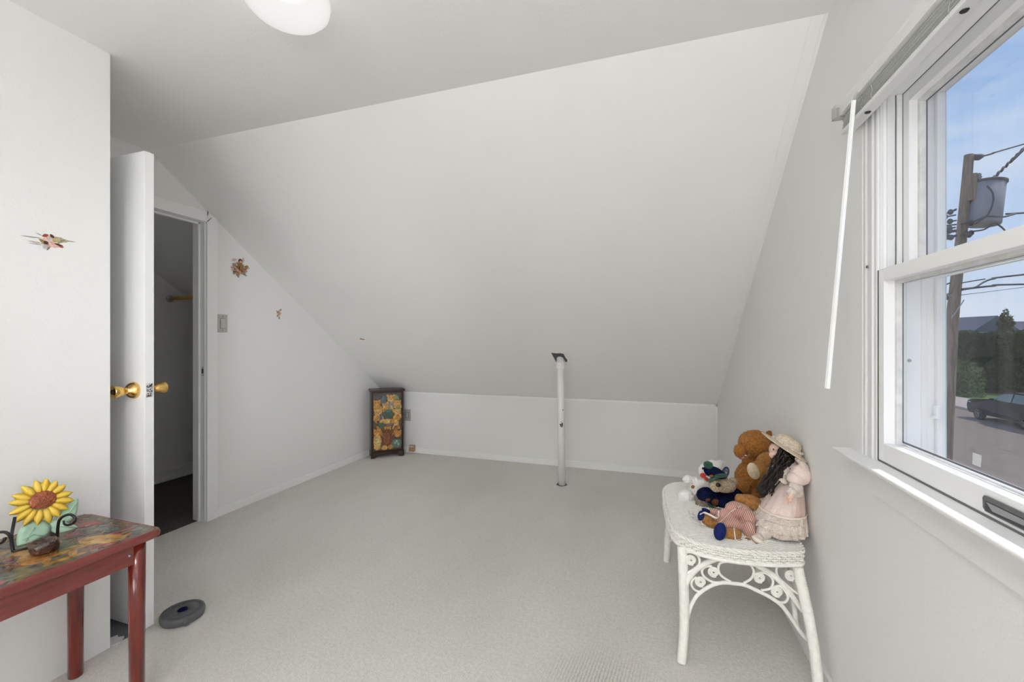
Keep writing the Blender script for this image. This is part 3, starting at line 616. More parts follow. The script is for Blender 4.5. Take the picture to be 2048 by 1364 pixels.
for q in pbear(.76, .50, .07, (.40, .21, .05)): ts.append(q)
for i in range(6): ts.append(('r', .42+i*.03, .885-i*.004, .010, .003, 65, (.05, .04, .035)))
def topf(u, v, h): return (TX0+.016+u*(TX1-TX0-.032), TY0+.016+v*(TY1-TY0-.032), TZ+h)
def clampsh(s): 
    k, x, y, a, b2, r, c = s
    if k == 'r' and a == .5: return s
    m_ = max(a, b2)*.8; return (k, min(max(x, m_), 1-m_), min(max(y, m_*.45), 1-m_*.45), a, b2, r, c)
color_mesh('decoupage_picture', [clampsh(s) for s in ts], topf, M['print'], ttop, step=.000004, n=20, clip=(0, 1, 0, 1))
for (xa, xb, ya, yb) in ((TX1-.048, TX1-.030, TY0+.05, TY1-.05), (TX0+.03, TX0+.048, TY0+.05, TY1-.05)):
    MB().box(xa, xb, ya, yb, TZ-.098, TZ-.027, .002).build('apron', M['cherryedge'], tb)
for (ya, yb) in ((TY1-.062, TY1-.046), (TY0+.046, TY0+.062)): MB().box(TX0+.045, TX1-.045, ya, yb, TZ-.098, TZ-.027, .002).build('apron', M['cherryedge'], tb)
legs = [(-1.667, .985), (-1.997, .985), (-1.667, .26), (-1.997, .26)]
for x, y in legs:
    l = MB(); l.lathe([(0, 0), (.019, 0), (.0215, .004), (.0225, .30), (.0240, TZ-.028), (0, TZ-.028)], (x, y, 0), (0, 0, 1), 28); l.build('leg', M['redwood'], tb, True)
MB().lathe([(0, .006), (.004, .005), (.005, 0)], (-1.652, .955, TZ-.062), (1, 0, 0), 12).build('bolt', M['alloy'], tb, True)

# ------------------------------------------------------------------ sunflower dish on iron easel
F0 = P(82, 1004, 1.425)   # flower centre
sp = thing('sunflower_dish', (F0.x, F0.y, TZ), 'yellow ceramic sunflower dish with mint green leaves on the black easel', 'dish')
# plate plane: faces the room and tilts back
ed = P(114, 1076, 1.40)-P(26, 1103, 1.31); ed.z = 0; ed.normalize(); fn_ = (Vector((ed.y, -ed.x, 0))+Vector((0, 0, .30))).normalized(); fu = Vector((0, 0, 1)).cross(fn_).normalized(); fv = fn_.cross(fu).normalized()
def FP(px, py, h=0.0):
    """photo pixel onto the dish plane, lifted h along its normal"""
    d = P(px, py, 1.0)-Vector((0, 0, HC)); o = Vector((0, 0, HC)); t = (F0-o).dot(fn_)/d.dot(fn_); return o+d*t+fn_*h
def petal(mb, base, tip, w, th=.004, lift=.004):
    ax = tip-base; L = ax.length; a = ax.normalized(); sd = fn_.cross(a).normalized(); rows = []
    for i in range(7):
        s = i/6; ww = w*(.62, .85, 1.05, 1.12, .95, .58, .06)[i]
        c = base+a*L*s+fn_*(lift*math.sin(PI*s))
        rows.append([mb.bm.verts.new(c-sd*ww-fn_*.001), mb.bm.verts.new(c+fn_*th*(1-.5*s)), mb.bm.verts.new(c+sd*ww-fn_*.001), mb.bm.verts.new(c-fn_*th)])
    for A, B in zip(rows, rows[1:]):
        for k in range(4): mb.face([A[k], A[(k+1) % 4], B[(k+1) % 4], B[k]])
    mb.face(rows[0][::-1]); mb.face(rows[-1])
tips = [(92, 957), (70, 960), (113, 961), (41, 972), (131, 969), (22, 991), (144, 985), (15, 1007), (148, 1001), (16, 1030), (136, 1019), (25, 1047), (119, 1034), (46, 1053), (73, 1051), (100, 1047)]
for i, tp in enumerate(tips):
    c0 = FP(84, 1001); tpv = FP(*tp); dv = (tpv-c0); bs = c0+dv*.38
    m_ = MB(); petal(m_, bs+fn_*(.003+.002*(i % 2)), tpv+fn_*(.002 if i % 2 else .006), .0112, .0032, .003); m_.build('petal', M['yellow'], sp, True)
cen = MB(); R = Matrix((fu, fv, fn_)).transposed(); cen.ell(FP(84, 1000, .004), (.034, .029, .013), R, 4); cen.build('flower_centre', M['sfcentre'], sp, True, fuzz=.0016, fscale=260)
bk = MB(); bk.ell(FP(84, 1002, -.006), (.045, .040, .008), R, 3); bk.build('dish_back', M['mint'], sp, True)
def leafm(name, pts, h, th=.007):
    m_ = MB(); pv = spline([FP(x, y, h) for x, y in pts], 5, True); c = sum(pv, Vector())/len(pv)
    A = [m_.bm.verts.new(p) for p in pv]; B = [m_.bm.verts.new(c+(p-c)*.93-fn_*th) for p in pv]
    C = [m_.bm.verts.new(c+(p-c)*.6+fn_*th*.5) for p in pv]; n = len(A); cc = m_.bm.verts.new(c+fn_*th*.15)
    for k in range(n): m_.face([A[k], A[(k+1) % n], B[(k+1) % n], B[k]]); m_.face([A[k], C[k], C[(k+1) % n], A[(k+1) % n]]); m_.face([C[k], cc, C[(k+1) % n]])
    m_.face(B); return m_.build(name, M['mint'], sp, True)
leafm('leaf', [(66, 1042), (45, 1052), (34, 1075), (38, 1095), (60, 1089), (84, 1076), (98, 1070), (104, 1052), (90, 1040)], -.004)
leafm('leaf', [(96, 1044), (120, 1040), (140, 1046), (158, 1053), (150, 1062), (130, 1068), (112, 1066), (100, 1058)], -.007)
leafm('leaf', [(120, 1025), (138, 1008), (157, 996), (159, 1008), (154, 1030), (140, 1042), (120, 1044)], -.009)
vn = MB()
for pts in ([(86, 1072), (66, 1068), (45, 1080)], [(104, 1052), (124, 1053), (150, 1055)], [(124, 1040), (140, 1022), (155, 1002)], [(70, 1055), (60, 1066), (52, 1082)]):
    vn.tube([FP(x, y, .0015) for x, y in pts], .0016, 6)
vn.build('leaf_vein', M['mint'], sp, True)
# easel
es = thing('plate_easel', (F0.x, F0.y, TZ), 'black wrought iron plate easel with scrolled ends on the red table', 'easel')
def TP(px, py, z=TZ+.004):
    t = FOC*(HC-z)/(py-682); return P(px, py, t)
tA = TP(114, 1076); tBb = TP(26, 1103)
tz = lambda px, py, t: P(px, py, t)
ta = (tA-Vector((0, 0, 0))); 
def dep(v): return -sT*v.x+cT*v.y
dA, dB = dep(tA), dep(tBb)
k1 = spline([tz(114, 1074, dA), tz(115, 1066, dA), tz(116, 1052, dA-.004), tz(119, 1040, dA-.008), tz(128, 1032, dA-.010), tz(140, 1029, dA-.010), tz(149, 1034, dA-.010), tz(150, 1041, dA-.010), tz(145, 1047, dA-.009), tz(135, 1050, dA-.008), tz(128, 1047, dA-.007), tz(127.5, 1041, dA-.007)], 5)
MB().tube(k1, [.0042]*(len(k1)-12)+[.0042-.0022*i/12 for i in range(12)], 10).build('scroll', M['iron'], es, True)
k2 = spline([tz(26, 1101, dB), tz(24, 1090, dB), tz(21, 1074, dB-.004), tz(14, 1066, dB-.008), tz(4, 1064, dB-.010), tz(-8, 1067, dB-.010), tz(-13, 1076, dB-.010), tz(-8, 1086, dB-.009), tz(2, 1086, dB-.008), tz(9, 1080, dB-.007), tz(9, 1075, dB-.007)], 5)
MB().tube(k2, .0042, 10).build('scroll', M['iron'], es, True)
bar = spline([tBb, TP(50, 1097), TP(80, 1089), TP(108, 1080), tA], 4); MB().tube(bar, .0042, 8).build('base_bar', M['iron'], es, True)
tj = TP(112, 1066); MB().tube([tA, TP(104, 1066), tz(60, 1030, dA+.05), tz(40, 1000, dA+.05)], .0042, 8).build('back_strut', M['iron'], es, True)
MB().tube([tBb, tz(23, 1070, dB+.02), tz(30, 1034, dB+.04)], .0042, 8).build('back_strut', M['iron'], es, True)
# brown holder
hb = TP(88, 1104, TZ+.001)
bh = thing('candle_holder', tuple(hb), 'small oval brown bark-like glossy candle holder in front of the easel', 'candle holder')
h_ = MB(); h_.lathe([(0, .001), (.028, .001), (.0305, .005), (.0315, .020), (.0325, .034), (.029, .036), (.025, .032), (.021, .022), (0, .020)], tuple(hb), (0, 0, 1), 40, fn=lambda a, h: 1+.06*math.sin(a*3+h*90)+.04*math.sin(a*7+1))
h_.build('holder_body', M['bark'], bh, True, fuzz=.0022, fscale=90)

# ------------------------------------------------------------------ weight plate on the floor
wc = (-1.966, 1.338, 0)
wp = thing('weight_plate', wc, 'round dark grey plastic weight disc lying on the carpet beside the open door', 'weight')
w_ = MB(); w_.lathe([(.018, .004), (.070, .001), (.078, .006), (.081, .014), (.081, .030), (.078, .036), (.066, .0385), (.064, .036), (.058, .036), (.056, .0385), (.022, .0385), (.018, .034), (.018, .004)], wc, (0, 0, 1), 56); w_.build('disc', M['weight'], wp, True)
for a in range(4):
    w_ = MB(); an = a*PI/2+.5; c = Vector(wc)+Vector((math.cos(an)*.034, math.sin(an)*.034, .0386)); d = Vector((math.cos(an), math.sin(an), 0)); p_ = Vector((-d.y, d.x, 0))
    w_.tube([c-d*.010, c+d*.010], .0022, 6); w_.build('rib', M['weight'], wp, True)
w_ = MB(); w_.lathe([(.011, .002), (.0175, .002), (.0175, .040), (.014, .0405), (.011, .037), (.011, .002)], wc, (0, 0, 1), 28); w_.build('bore_sleeve', M['navy'], wp, True)
an = math.atan2(-1.338, 1.966)+.16; ax = Vector((math.cos(an), math.sin(an), 0)); cc_ = Vector(wc)+Vector((0, 0, .019))+ax*.079
w_ = MB(); w_.lathe([(0, .003), (.009, .003), (.010, .0015), (.0125, .0015), (.0135, .0045), (.0155, .0035), (.0165, 0)], tuple(cc_), tuple(ax), 24); w_.build('filler_cap', M['weight'], wp, True)

# ------------------------------------------------------------------ window
wn = struct(MB().box(.6, XO+.002, WY1-.001, WY1+.001, .895, 1.899).build('window_1', M['vinyl']))
def ring(mb, x0, x1, y0, y1, z0, z1, wy, wb, wt, bev=.0015):
    mb.box(x0, x1, y0, y0+wy, z0, z1, bev); mb.box(x0, x1, y1-wy, y1, z0, z1, bev)
    mb.box(x0, x1, y0+wy, y1-wy, z0, z0+wb, bev); mb.box(x0, x1, y0+wy, y1-wy, z1-wt, z1, bev); return mb
# jamb liner: ridged channel strips on the side you see, plain box round the rest
jl = MB().box(.600, XO, WY0, WY0+.004, .895, 1.899); jl.box(.600, XO, WY0, WY1, 1.896, 1.902); jl.build('jamb_liner', M['vinyl'], wn)
for i, (a, b, d) in enumerate(((.602, .610, .005), (.618, .633, .006), (.640, .6525, .004), (.662, .676, .003), (.694, .706, .004))):
    MB().box(a, b, WY1-d, WY1, .90, 1.896, .001).build('jamb_strip', M['oldtrim'] if i < 3 else M['vinyl'], wn)
MB().box(.6375, .6395, WY1-.0025, WY1, 1.42, 1.896).build('jamb_seam', M['gasket'], wn)
# lower sash
ls = ring(MB(), .600, .640, WY0+.003, WY1-.0025, .899, 1.4215, .027, .050, .034).build('lower_sash', M['vinyl'], wn)
ring(MB(), .624, .639, WY0+.03, WY1-.0295, .949, 1.3875, .009, .0015, .009, .0005).build('glazing_bead', M['grime'], ls)
ring(MB(), .6365, .6385, WY0+.036, WY1-.036, .955, 1.382, .004, .004, .004, 0).build('glazing_gasket', M['gasket'], ls)
MB().box(.6372, .6388, WY0+.038, WY1-.038, .957, 1.380).build('glass_pane', M['glass'], ls)
MB().box(.5985, .6005, WY1-.003, WY1+.0015, .899, 1.42).build('sash_gap', M['gasket'], ls)
MB().box(.5985, .602, WY0, WY1, .8945, .8995).build('sash_gap', M['gasket'], ls)
# sash lift
hm = MB(); hp = [(.896, .9065), (1.030, .9065), (1.036, .912), (1.037, .930), (1.033, .9355), (.899, .9355), (.893, .930), (.892, .912)]
hm.prism(hp, lambda p: (.5965, p[0], p[1]), lambda p: (.6008, p[0], p[1])); ho = hm.build('sash_lift', M['handle'], ls)
hm = MB(); hq = [(.902, .909), (1.027, .909), (1.031, .914), (1.028, .9265), (.905, .9265), (.898, .922), (.898, .913)]
hm.prism(hq, lambda p: (.5958, p[0], p[1]), lambda p: (.5966, p[0], p[1])); hm.build('finger_recess', M['black'], ho)
hm = MB(); hm.prism([(.910, .917), (1.010, .913), (1.026, .9255), (.905, .9255)], lambda p: (.5952, p[0], p[1]), lambda p: (.5959, p[0], p[1])); hm.build('lift_scoop', M['handle2'], ho)
# upper sash
us = ring(MB(), .654, .688, WY0+.003, WY1-.0025, 1.386, 1.896, .029, .034, .033).build('upper_sash', M['vinyl'], wn)
ring(MB(), .672, .687, WY0+.032, WY1-.0315, 1.418, 1.863, .010, .009, .010, .001).build('glazing_bead', M['grime'], us)
ring(MB(), .6855, .6875, WY0+.040, WY1-.0395, 1.426, 1.855, .004, .004, .004, 0).build('glazing_gasket', M['gasket'], us)
MB().box(.6862, .6878, WY0+.042, WY1-.042, 1.428, 1.853).build('glass_pane', M['glass'], us)
MB().box(.6525, .6545, WY1-.003, WY1+.0015, 1.42, 1.896).build('sash_gap', M['gasket'], us)
MB().box(.6525, .6545, WY0, WY1, 1.895, 1.8985).build('sash_gap', M['gasket'], us)
# storm window
sw_ = ring(MB(), .722, .742, WY0+.002, WY1-.003, .903, 1.893, .012, .014, .012).build('storm_frame', M['vinyl'], wn)
MB().box(.722, .736, WY0+.01, WY1-.012, 1.392, 1.412, .002).build('storm_rail', M['vinyl'], sw_)
MB().box(.7325, .7335, WY0+.012, WY1-.014, .915, 1.882).build('glass_pane', M['glass'], sw_)
MB().box(.7385, .7388, WY0+.012, WY1-.014, .915, 1.882).build('insect_screen', M['screen'], sw_)
sk = MB(); sq = [P(1945, 904, 1.02), P(1963.5, 911, 1.0), P(1961, 935, 1.0), P(1944.5, 928, 1.02)]
def onx_(px, py, x):
    d = P(px, py, 1.0)-Vector((0, 0, HC)); t = x/d.x; return (x, d.y*t, HC+d.z*t)
sk.prism([(1945.5, 904.5), (1963.5, 911), (1961.5, 935), (1944.5, 928)], lambda p: onx_(p[0], p[1], .7318), lambda p: onx_(p[0], p[1], .7322)); sk.build('sticker', M['sticker'], sw_)
lt = MB().box(.712, .722, 1.398, 1.414, 1.02, 1.055, .002); lt.box(.706, .712, 1.400, 1.412, 1.022, 1.028); lt.build('storm_latch', M['vinyl'], sw_)
MB().lathe([(0, .002), (.004, .002), (.005, 0)], (.668, WY1-.003, 1.172), (0, -1, 0), 14).build('screw_cap', M['plate'], wn)
# stops and casing, stool, apron
for (y0, y1, x0, z1) in ((1.431, 1.446, .5965, 1.43), (1.446, 1.456, .592, 1.90), (1.458, 1.476, .5945, 1.90), (1.478, 1.492, .590, 1.90)):
    MB().box(x0, .61, y0, y1, .893, z1 if z1 > 1.5 else 1.90, .0012).build('window_stop', M['oldtrim'], wn)
MB().box(.5885, .61, 1.494, 1.600, .893, 1.9045, .002).build('window_casing', M['wall'], wn)
MB().box(.5885, .61, .33, 1.600, 1.905, 2.0, .002).build('window_casing', M['trim'], wn)
MB().box(.5885, .61, .33, .47, .893, 1.9045, .002).build('window_casing', M['trim'], wn)
MB().lathe([(0, .003), (.004, .003), (.0045, 0)], (.592, 1.4695, 1.437), (-1, 0, 0), 12).build('screw', M['screw'], wn)
sm_ = MB(); pr = [(.62, .873), (.566, .873), (.546, .884), (.5410, .890), (.5405, .8935), (.542, .895), (.62, .8952)]
sm_.prism(pr, lambda p: (p[0], .30, p[1]), lambda p: (p[0], 1.570, p[1])); sm_.build('window_stool', M['trim'], wn)
MB().box(.588, .61, .33, 1.545, .80, .873, .002).build('window_apron', M['wall'], wn)
MB().box(.60, .775, WY0, WY1, .872, .8975).build('outer_sill', M['vinyl'], wn)

# ------------------------------------------------------------------ mini blind
bd = thing('mini_blind', (.56, 1.0, 1.84), 'white mini blind pulled fully up above the window', 'blind')
MB().box(.5435, .5745, .38, 1.515, 1.8415, 1.853, .003).build('bottom_rail', M['blindw'], bd)
random.seed(9)
for i in range(14):
    z = 1.8545+i*.0026; j = random.uniform(-.0012, .0012); s_ = MB(); dy = random.uniform(-.004, .004)
    s_.prism([(.546+j, z), (.559+j, z+.0014), (.572+j, z), (.572+j, z+.0008), (.559+j, z+.0022), (.546+j, z+.0008)], lambda p: (p[0], .385+dy, p[1]), lambda p: (p[0], 1.508+dy, p[1])); s_.build('slat', M['blind'], bd)
hr = MB(); hr.prism([(.534, 1.893), (.534, 1.920), (.537, 1.920), (.537, 1.896), (.571, 1.896), (.571, 1.920), (.574, 1.920), (.574, 1.893)], lambda p: (p[0], .37, p[1]), lambda p: (p[0], 1.50, p[1])); hr.build('head_rail', M['blindw'], bd)
br = MB(); br.box(.524, .586, 1.500, 1.522, 1.889, 1.892, .0005); br.box(.524, .586, 1.520, 1.523, 1.889, 1.928, .0005); br.box(.584, .587, 1.496, 1.523, 1.889, 1.928, .0005); br.box(.523, .526, 1.500, 1.523, 1.889, 1.926, .0005); br.build('mounting_bracket', M['clear'], bd)
for y in (1.384, 1.014): 
    MB().lathe([(0, -.002), (.0055, -.002), (.007, 0)], (.5575, y, 1.8405), (0, 0, 1), 16).build('cord_plug', M['black'], bd)
for y in (1.384, 1.33, 1.03):
    c_ = MB(); c_.tube([(.5445, y, 1.845), (.5435, y+.002, 1.86), (.5445, y-.002, 1.875), (.540, y, 1.895)], .0009, 6); c_.build('ladder_cord', M['clear'], bd)
wt0 = Vector((.522, 1.372, 1.872)); wt1 = Vector((.500, 1.486, 1.086))
wd = MB(); wd.tube([wt0, wt0.lerp(wt1, .5), wt1, wt1+Vector((0, 0, -.002))], [.0058, .0066, .0074, .006], 6); wd.build('wand', M['wand'], bd)
MB().tube([wt0, wt0+Vector((.002, 0, .012)), (.530, 1.372, 1.893)], .002, 8).build('wand_hook', M['clear'], bd)

# ------------------------------------------------------------------ wicker bench
wb = thing('wicker_bench', (.33, 2.12, 0), 'white painted wicker bench with scrolled arches against the window wall', 'bench')
SZ = .458
ctl = [(.528, 1.800), (.492, 1.778), (.40, 1.750), (.29, 1.738), (.185, 1.755), (.112, 1.812), (.082, 1.92), (.070, 2.10), (.066, 2.27), (.082, 2.38), (.135, 2.455), (.24, 2.485), (.40, 2.488), (.52, 2.480), (.540, 2.40), (.544, 2.10), (.541, 1.88)]
outl = spline([(x, y, 0) for x, y in ctl], 14, True)
ol2 = [(p.x, p.y) for p in outl]
def xspan(y):
    xs = []
    for (xa, ya), (xb, yb) in zip(ol2, ol2[1:]+ol2[:1]):
        if (ya <= y < yb) or (yb <= y < ya): xs.append(xa+(y-ya)/(yb-ya)*(xb-xa))
    return (min(xs), max(xs)) if len(xs) > 1 else None
def yspan(x):
    ys = []
    for (xa, ya), (xb, yb) in zip(ol2, ol2[1:]+ol2[:1]):
        if (xa <= x < xb) or (xb <= x < xa): ys.append(ya+(x-xa)/(xb-xa)*(yb-ya))
    return (min(ys), max(ys)) if len(ys) > 1 else None
ws = MB(); pit = .0092; i = 0; y = 1.752
while y < 2.487:
    sp_ = xspan(y)
    if sp_:
        n = int((sp_[1]-sp_[0])/(pit/2)); k0 = math.ceil(sp_[0]/(pit/2))
        pts = [(k*(pit/2), y, SZ-.002+.0030*math.sin(PI*k/2+PI*i)) for k in range(k0, k0+n)]
        if len(pts) > 3: ws.tube(pts, .0034, 4)
    i += 1; y += .0072
x = .07
while x < .555:
    sp_ = yspan(x)
    if sp_: ws.tube([(x, sp_[0]+.004, SZ-.003), (x, sp_[1]-.004, SZ-.003)], .0026, 4)
    x += pit
tag(ws.build('woven_seat', M['wicker'], wb, True), kind='stuff')
# skirt: five woven rows round the edge plus a rolled border
per = []; L = 0
cl_ = outl+[outl[0]]
seg = [(cl_[k+1]-cl_[k]).length for k in range(len(outl))]; LT = sum(seg)
def along(s):
    s %= LT; k = 0
    while s > seg[k]: s -= seg[k]; k += 1
    a, b = cl_[k], cl_[k+1]; q = s/seg[k]; p = a.lerp(b, q); t = (b-a).normalized(); return p, Vector((t.y, -t.x, 0))
NS = 130
cen0 = Vector((.32, 2.12, 0))
def outward(p, n): return n if (p-cen0).dot(n) > 0 else -n
for r_i in range(4):
    z = .448-r_i*.0088; pts = []
    for k in range(NS*4):
        p, n = along(LT*k/(NS*4)); n = outward(p, n); pts.append(p+n*(.0008+.0034*math.sin(PI*k/4*2/2+PI*r_i)-.002*r_i*.5)+Vector((0, 0, z)))
    MB().tube(pts, .0040, 5, closed=True).build('woven_band', M['wicker'], wb, True)
sp2 = MB()
for k in range(NS):
    p, n = along(LT*(k+.5)/NS); n = outward(p, n); sp2.tube([p+n*.0+Vector((0, 0, .415)), p+Vector((0, 0, .452))], .0028, 5)
tag(sp2.build('spoke', M['wicker'], wb, True), kind='stuff')
for ph in (0, PI):
    pts = []
    for k in range(NS*4):
        p, n = along(LT*k/(NS*4)); n = outward(p, n); a = k*.62+ph; pts.append(p+n*(.0005+.0042*math.cos(a))+Vector((0, 0, .4565+.0035*math.sin(a))))
    MB().tube(pts, .0043, 5, closed=True).build('rolled_border', M['wicker'], wb, True)
pts = [along(LT*k/160)[0]+Vector((0, 0, .4135)) for k in range(160)]
MB().tube(pts, .0075, 8, closed=True).build('seat_frame', M['wicker'], wb, True)
def wleg(p0, p1, p2, r0, r1, wrap):
    c = spline([p0, p1, p2], 60); n = len(c); rr_ = []
    for k in range(n):
        r = r0+(r1-r0)*k/n
        if wrap: r *= 1+.05*(1 if k % 2 else -1)
        rr_.append(r)
    rr_[0] *= .8
    MB().tube(c, rr_, 16).build('leg', M['wicker'], wb, True)
wleg((.114, 1.739, 0), (.126, 1.765, .156), (.121, 1.795, .418), .0165, .0190, False)
wleg((.548, 1.690, 0), (.540, 1.745, .20), (.512, 1.815, .418), .0165, .0180, True)
wleg((.087, 2.516, 0), (.098, 2.49, .20), (.125, 2.44, .418), .0165, .019, False)
wleg((.548, 2.55, 0), (.54, 2.50, .20), (.515, 2.445, .418), .0165, .018, True)
EA = Vector((.126, 1.778, 0)); EB = Vector((.512, 1.812, 0)); en = Vector((-(EB-EA).y, (EB-EA).x, 0)).normalized(); eu = (EB-EA)
def EP(cx, cy):
    """pixel of the 4.21x crop at (1300,1040) -> (u, z) in the end plane"""
    px, py = 1300+cx/4.211, 1040+cy/4.211; d = P(px, py, 1)-Vector((0, 0, HC)); o = Vector((0, 0, HC)); t = (EA-Vector((0, 0, 0))).dot(en)/(d.dot(en)); q = o+d*t
    return ((q-EA).dot(eu)/eu.length_squared, q.z)
thick = [[(290, 575), (330, 480), (420, 390), (540, 332), (650, 322), (800, 335), (940, 400), (1060, 480), (1160, 590), (1220, 670), (1285, 755)]]
arch2 = [(312, 830), (325, 780), (345, 715), (400, 625), (500, 555), (600, 525), (700, 530), (800, 545), (900, 590), (1000, 640), (1100, 710), (1180, 810), (1260, 930), (1320, 1000)]
scr = {'discs': [(345, 335), (425, 515), (535, 435), (922, 483), (1068, 600), (1185, 465)],
 'curls': [[(540, 522), (440, 592), (380, 585), (348, 545), (358, 500), (392, 478)], [(665, 518), (540, 520), (462, 480), (437, 430), (465, 392), (520, 385)],
           [(655, 348), (592, 362), (575, 410), (598, 465), (680, 518)], [(765, 350), (838, 372), (873, 430), (850, 490), (788, 528)],
           [(878, 455), (945, 440), (1005, 465), (1035, 515), (1010, 572), (935, 588)], [(1022, 572), (1085, 552), (1140, 600), (1158, 655), (1120, 690), (1050, 672)],
           [(298, 272), (362, 275), (410, 312), (413, 370), (368, 412), (288, 455)], [(1205, 392), (1130, 365), (1072, 392), (1064, 440), (1092, 492), (1180, 570), (1262, 628)]]}
def place(frame, tagname=''):
    for c in thick: MB().tube(spline([frame(*EP(*p)) for p in c], 8), .0105, 10).build('arch', M['wicker'], wb, True)
    MB().tube(spline([frame(*EP(*p)) for p in arch2], 8), .0072, 10).build('arch', M['wicker'], wb, True)
    for c in scr['curls']:
        q = spline([frame(*EP(*p)) for p in c], 8); MB().tube(q, .0046, 8).build('curl', M['wicker'], wb, True)
    for d in scr['discs']:
        u0, z0 = EP(*d); o = Vector(frame(u0, z0)); ux = (Vector(frame(u0+.01, z0))-o).normalized(); sg = []
        for k in range(90):
            a = k*.27; r = .0032+.0169*k/90; sg.append(o+ux*math.cos(a)*r+Vector((0, 0, 1))*math.sin(a)*r)
        MB().tube(sg, .0026, 6).build('scroll_disc', M['wicker'], wb, True)
def frame_end(u, z): q = EA+eu*u; return (q.x, q.y-.006*(.40-z)/.2, z)
place(frame_end)
FA, FB = Vector((.132, 1.80, 0)), Vector((.112, 2.425, 0))
place(lambda u, z: (FA.x+(FB.x-FA.x)*u-.0, FA.y+(FB.y-FA.y)*u, z))
BA, BB = Vector((.130, 2.45, 0)), Vector((.512, 2.45, 0))
for A_, B_ in ((BA, BB), (Vector((.525, 1.84, 0)), Vector((.525, 2.42, 0)))):
    f_ = lambda u, z: (A_.x+(B_.x-A_.x)*u, A_.y+(B_.y-A_.y)*u, z)
    MB().tube(spline([f_(*EP(*p)) for p in arch2], 6), .009, 10).build('arch', M['wicker'], wb, True)
    MB().tube(spline([f_(*EP(*p)) for p in thick[0]], 6), .010, 10).build('arch', M['wicker'], wb, True)

# ------------------------------------------------------------------ plush animals and doll on the bench
def B3(name, loc, label, cat): return thing(name, tuple(loc), label, cat)
def seat_at(px, t): q = P(px, 900, t); return (q.x, q.y, .462)
# big ginger bear
bb_ = B3('teddy_bear', seat_at(1498, 2.12), 'largest ginger brown teddy bear, slumped behind the doll with a cream paw pad', 'teddy bear')
m_ = MB()
for a in ((1511, 888, 2.14, 32, 27.5, .075, 0), (1479, 902, 2.09, 10.5, 14, .026, 0), (1540, 872, 2.16, 9, 11, .02, 0), (1500, 956, 2.14, 28, 35, .070, 14), (1503, 925, 2.14, 17, 12, .045, 0), (1478, 972, 2.07, 20, 16, .045, -12), (1500, 982, 2.12, 34, 14, .06, 0)): m_.eimg(*a)
m_.build('plush_body', M['brown'], bb_, remesh=.0035, fuzz=.0035, fscale=110, smooth_it=2)
m_ = MB(); m_.eimg(1532, 920, 1.98, 20, 14, .03, -28); m_.eimg(1518, 938, 1.96, 16, 17, .03, -35); m_.build('arm', M['brown2'], bb_, remesh=.0035, fuzz=.0022, fscale=110)
m_ = MB(); m_.eimg(1507, 942, 1.945, 11.5, 17.5, .018, -22); m_.build('paw_pad', M['cream'], bb_, remesh=.003, fuzz=.0008, fscale=80)
m_ = MB(); m_.tube(spline([P(1474, 912, 2.06), P(1483, 918, 2.05), P(1493, 914, 2.05), P(1499, 909, 2.06)], 5), .003, 6); m_.tube([P(1480, 917, 2.05), P(1484, 912, 2.045), P(1493, 913, 2.045)], .0026, 6); m_.build('neck_ribbon', M['pinkribbon'], bb_, True)
# white bear
w0 = B3('teddy_bear', seat_at(1405, 2.12), 'fluffy white teddy bear with a red bow at the far end of the bench', 'teddy bear')
m_ = MB()
for a in ((1427, 938, 2.16, 22, 17, .045, 10), (1440, 930, 2.17, 12, 10, .02, 0), (1407, 941, 2.12, 9, 12, .025, 0), (1404, 978, 2.13, 26, 22, .045, 10), (1376, 959, 2.13, 11, 8.5, .022, 0), (1392, 964, 2.13, 14, 10, .024, 12), (1372, 994, 2.06, 16, 14.5, .035, 0), (1394, 996, 2.08, 19, 13, .035, -5)): m_.eimg(*a)
m_.build('plush_body', M['white'], w0, remesh=.0035, fuzz=.0035, fscale=110, smooth_it=1)
m_ = MB(); m_.eimg(1406.5, 937, 2.085, 2.8, 2.6, .006, 0, 2); m_.build('nose', M['nose'], w0, True)
m_ = MB(); m_.eimg(1387, 974, 2.112, 5, 4, .008, 0, 2); m_.build('paw_pad', M['brown2'], w0, True)
m_ = MB(); m_.eimg(1406, 951, 2.06, 6, 5, .006, 25, 3); m_.eimg(1414, 959, 2.05, 6.5, 3.4, .006, 40, 3); m_.eimg(1409, 954, 2.05, 2.6, 2.6, .006, 0, 2); m_.build('bow', M['red'], w0, True)
tgc = P(1451, 945, 2.02)
tg = MB(); tgn = (-CF+CR*.35).normalized(); tu = Vector((0, 0, 1)).cross(tgn).normalized(); tgv = tgn.cross(tu)
tl = Matrix.Rotation(-.45, 3, tgn); tu2 = tl @ tu; tv2 = tl @ tgv
tg.prism([(math.cos(a*PI/12)*.023, math.sin(a*PI/12)*.028) for a in range(24)], lambda p: tgc+tu2*p[0]+tv2*p[1]-tgn*.0006, lambda p: tgc+tu2*p[0]+tv2*p[1]); tgo = tg.build('swing_tag', M['navyf'], w0)
color_mesh('tag_picture', [('e', 0, 0, .93, .93, 0, (.035, .085, .22)), ('e', .1, .35, .45, .35, 0, (.23, .15, .10)), ('e', -.35, .15, .28, .3, 0, (.10, .14, .33)), ('e', .15, -.05, .3, .2, 0, (.55, .50, .45)), ('e', .2, -.55, .6, .33, 0, (.12, .38, .47)), ('e', -.05, .5, .1, .1, 0, (.6, .6, .62)), ('e', .35, .2, .13, .13, 0, (.35, .22, .12))], lambda u, v, h: tgc+tu2*(u*.023)+tv2*(v*.028)+tgn*h*.7, M['tag'], tgo)
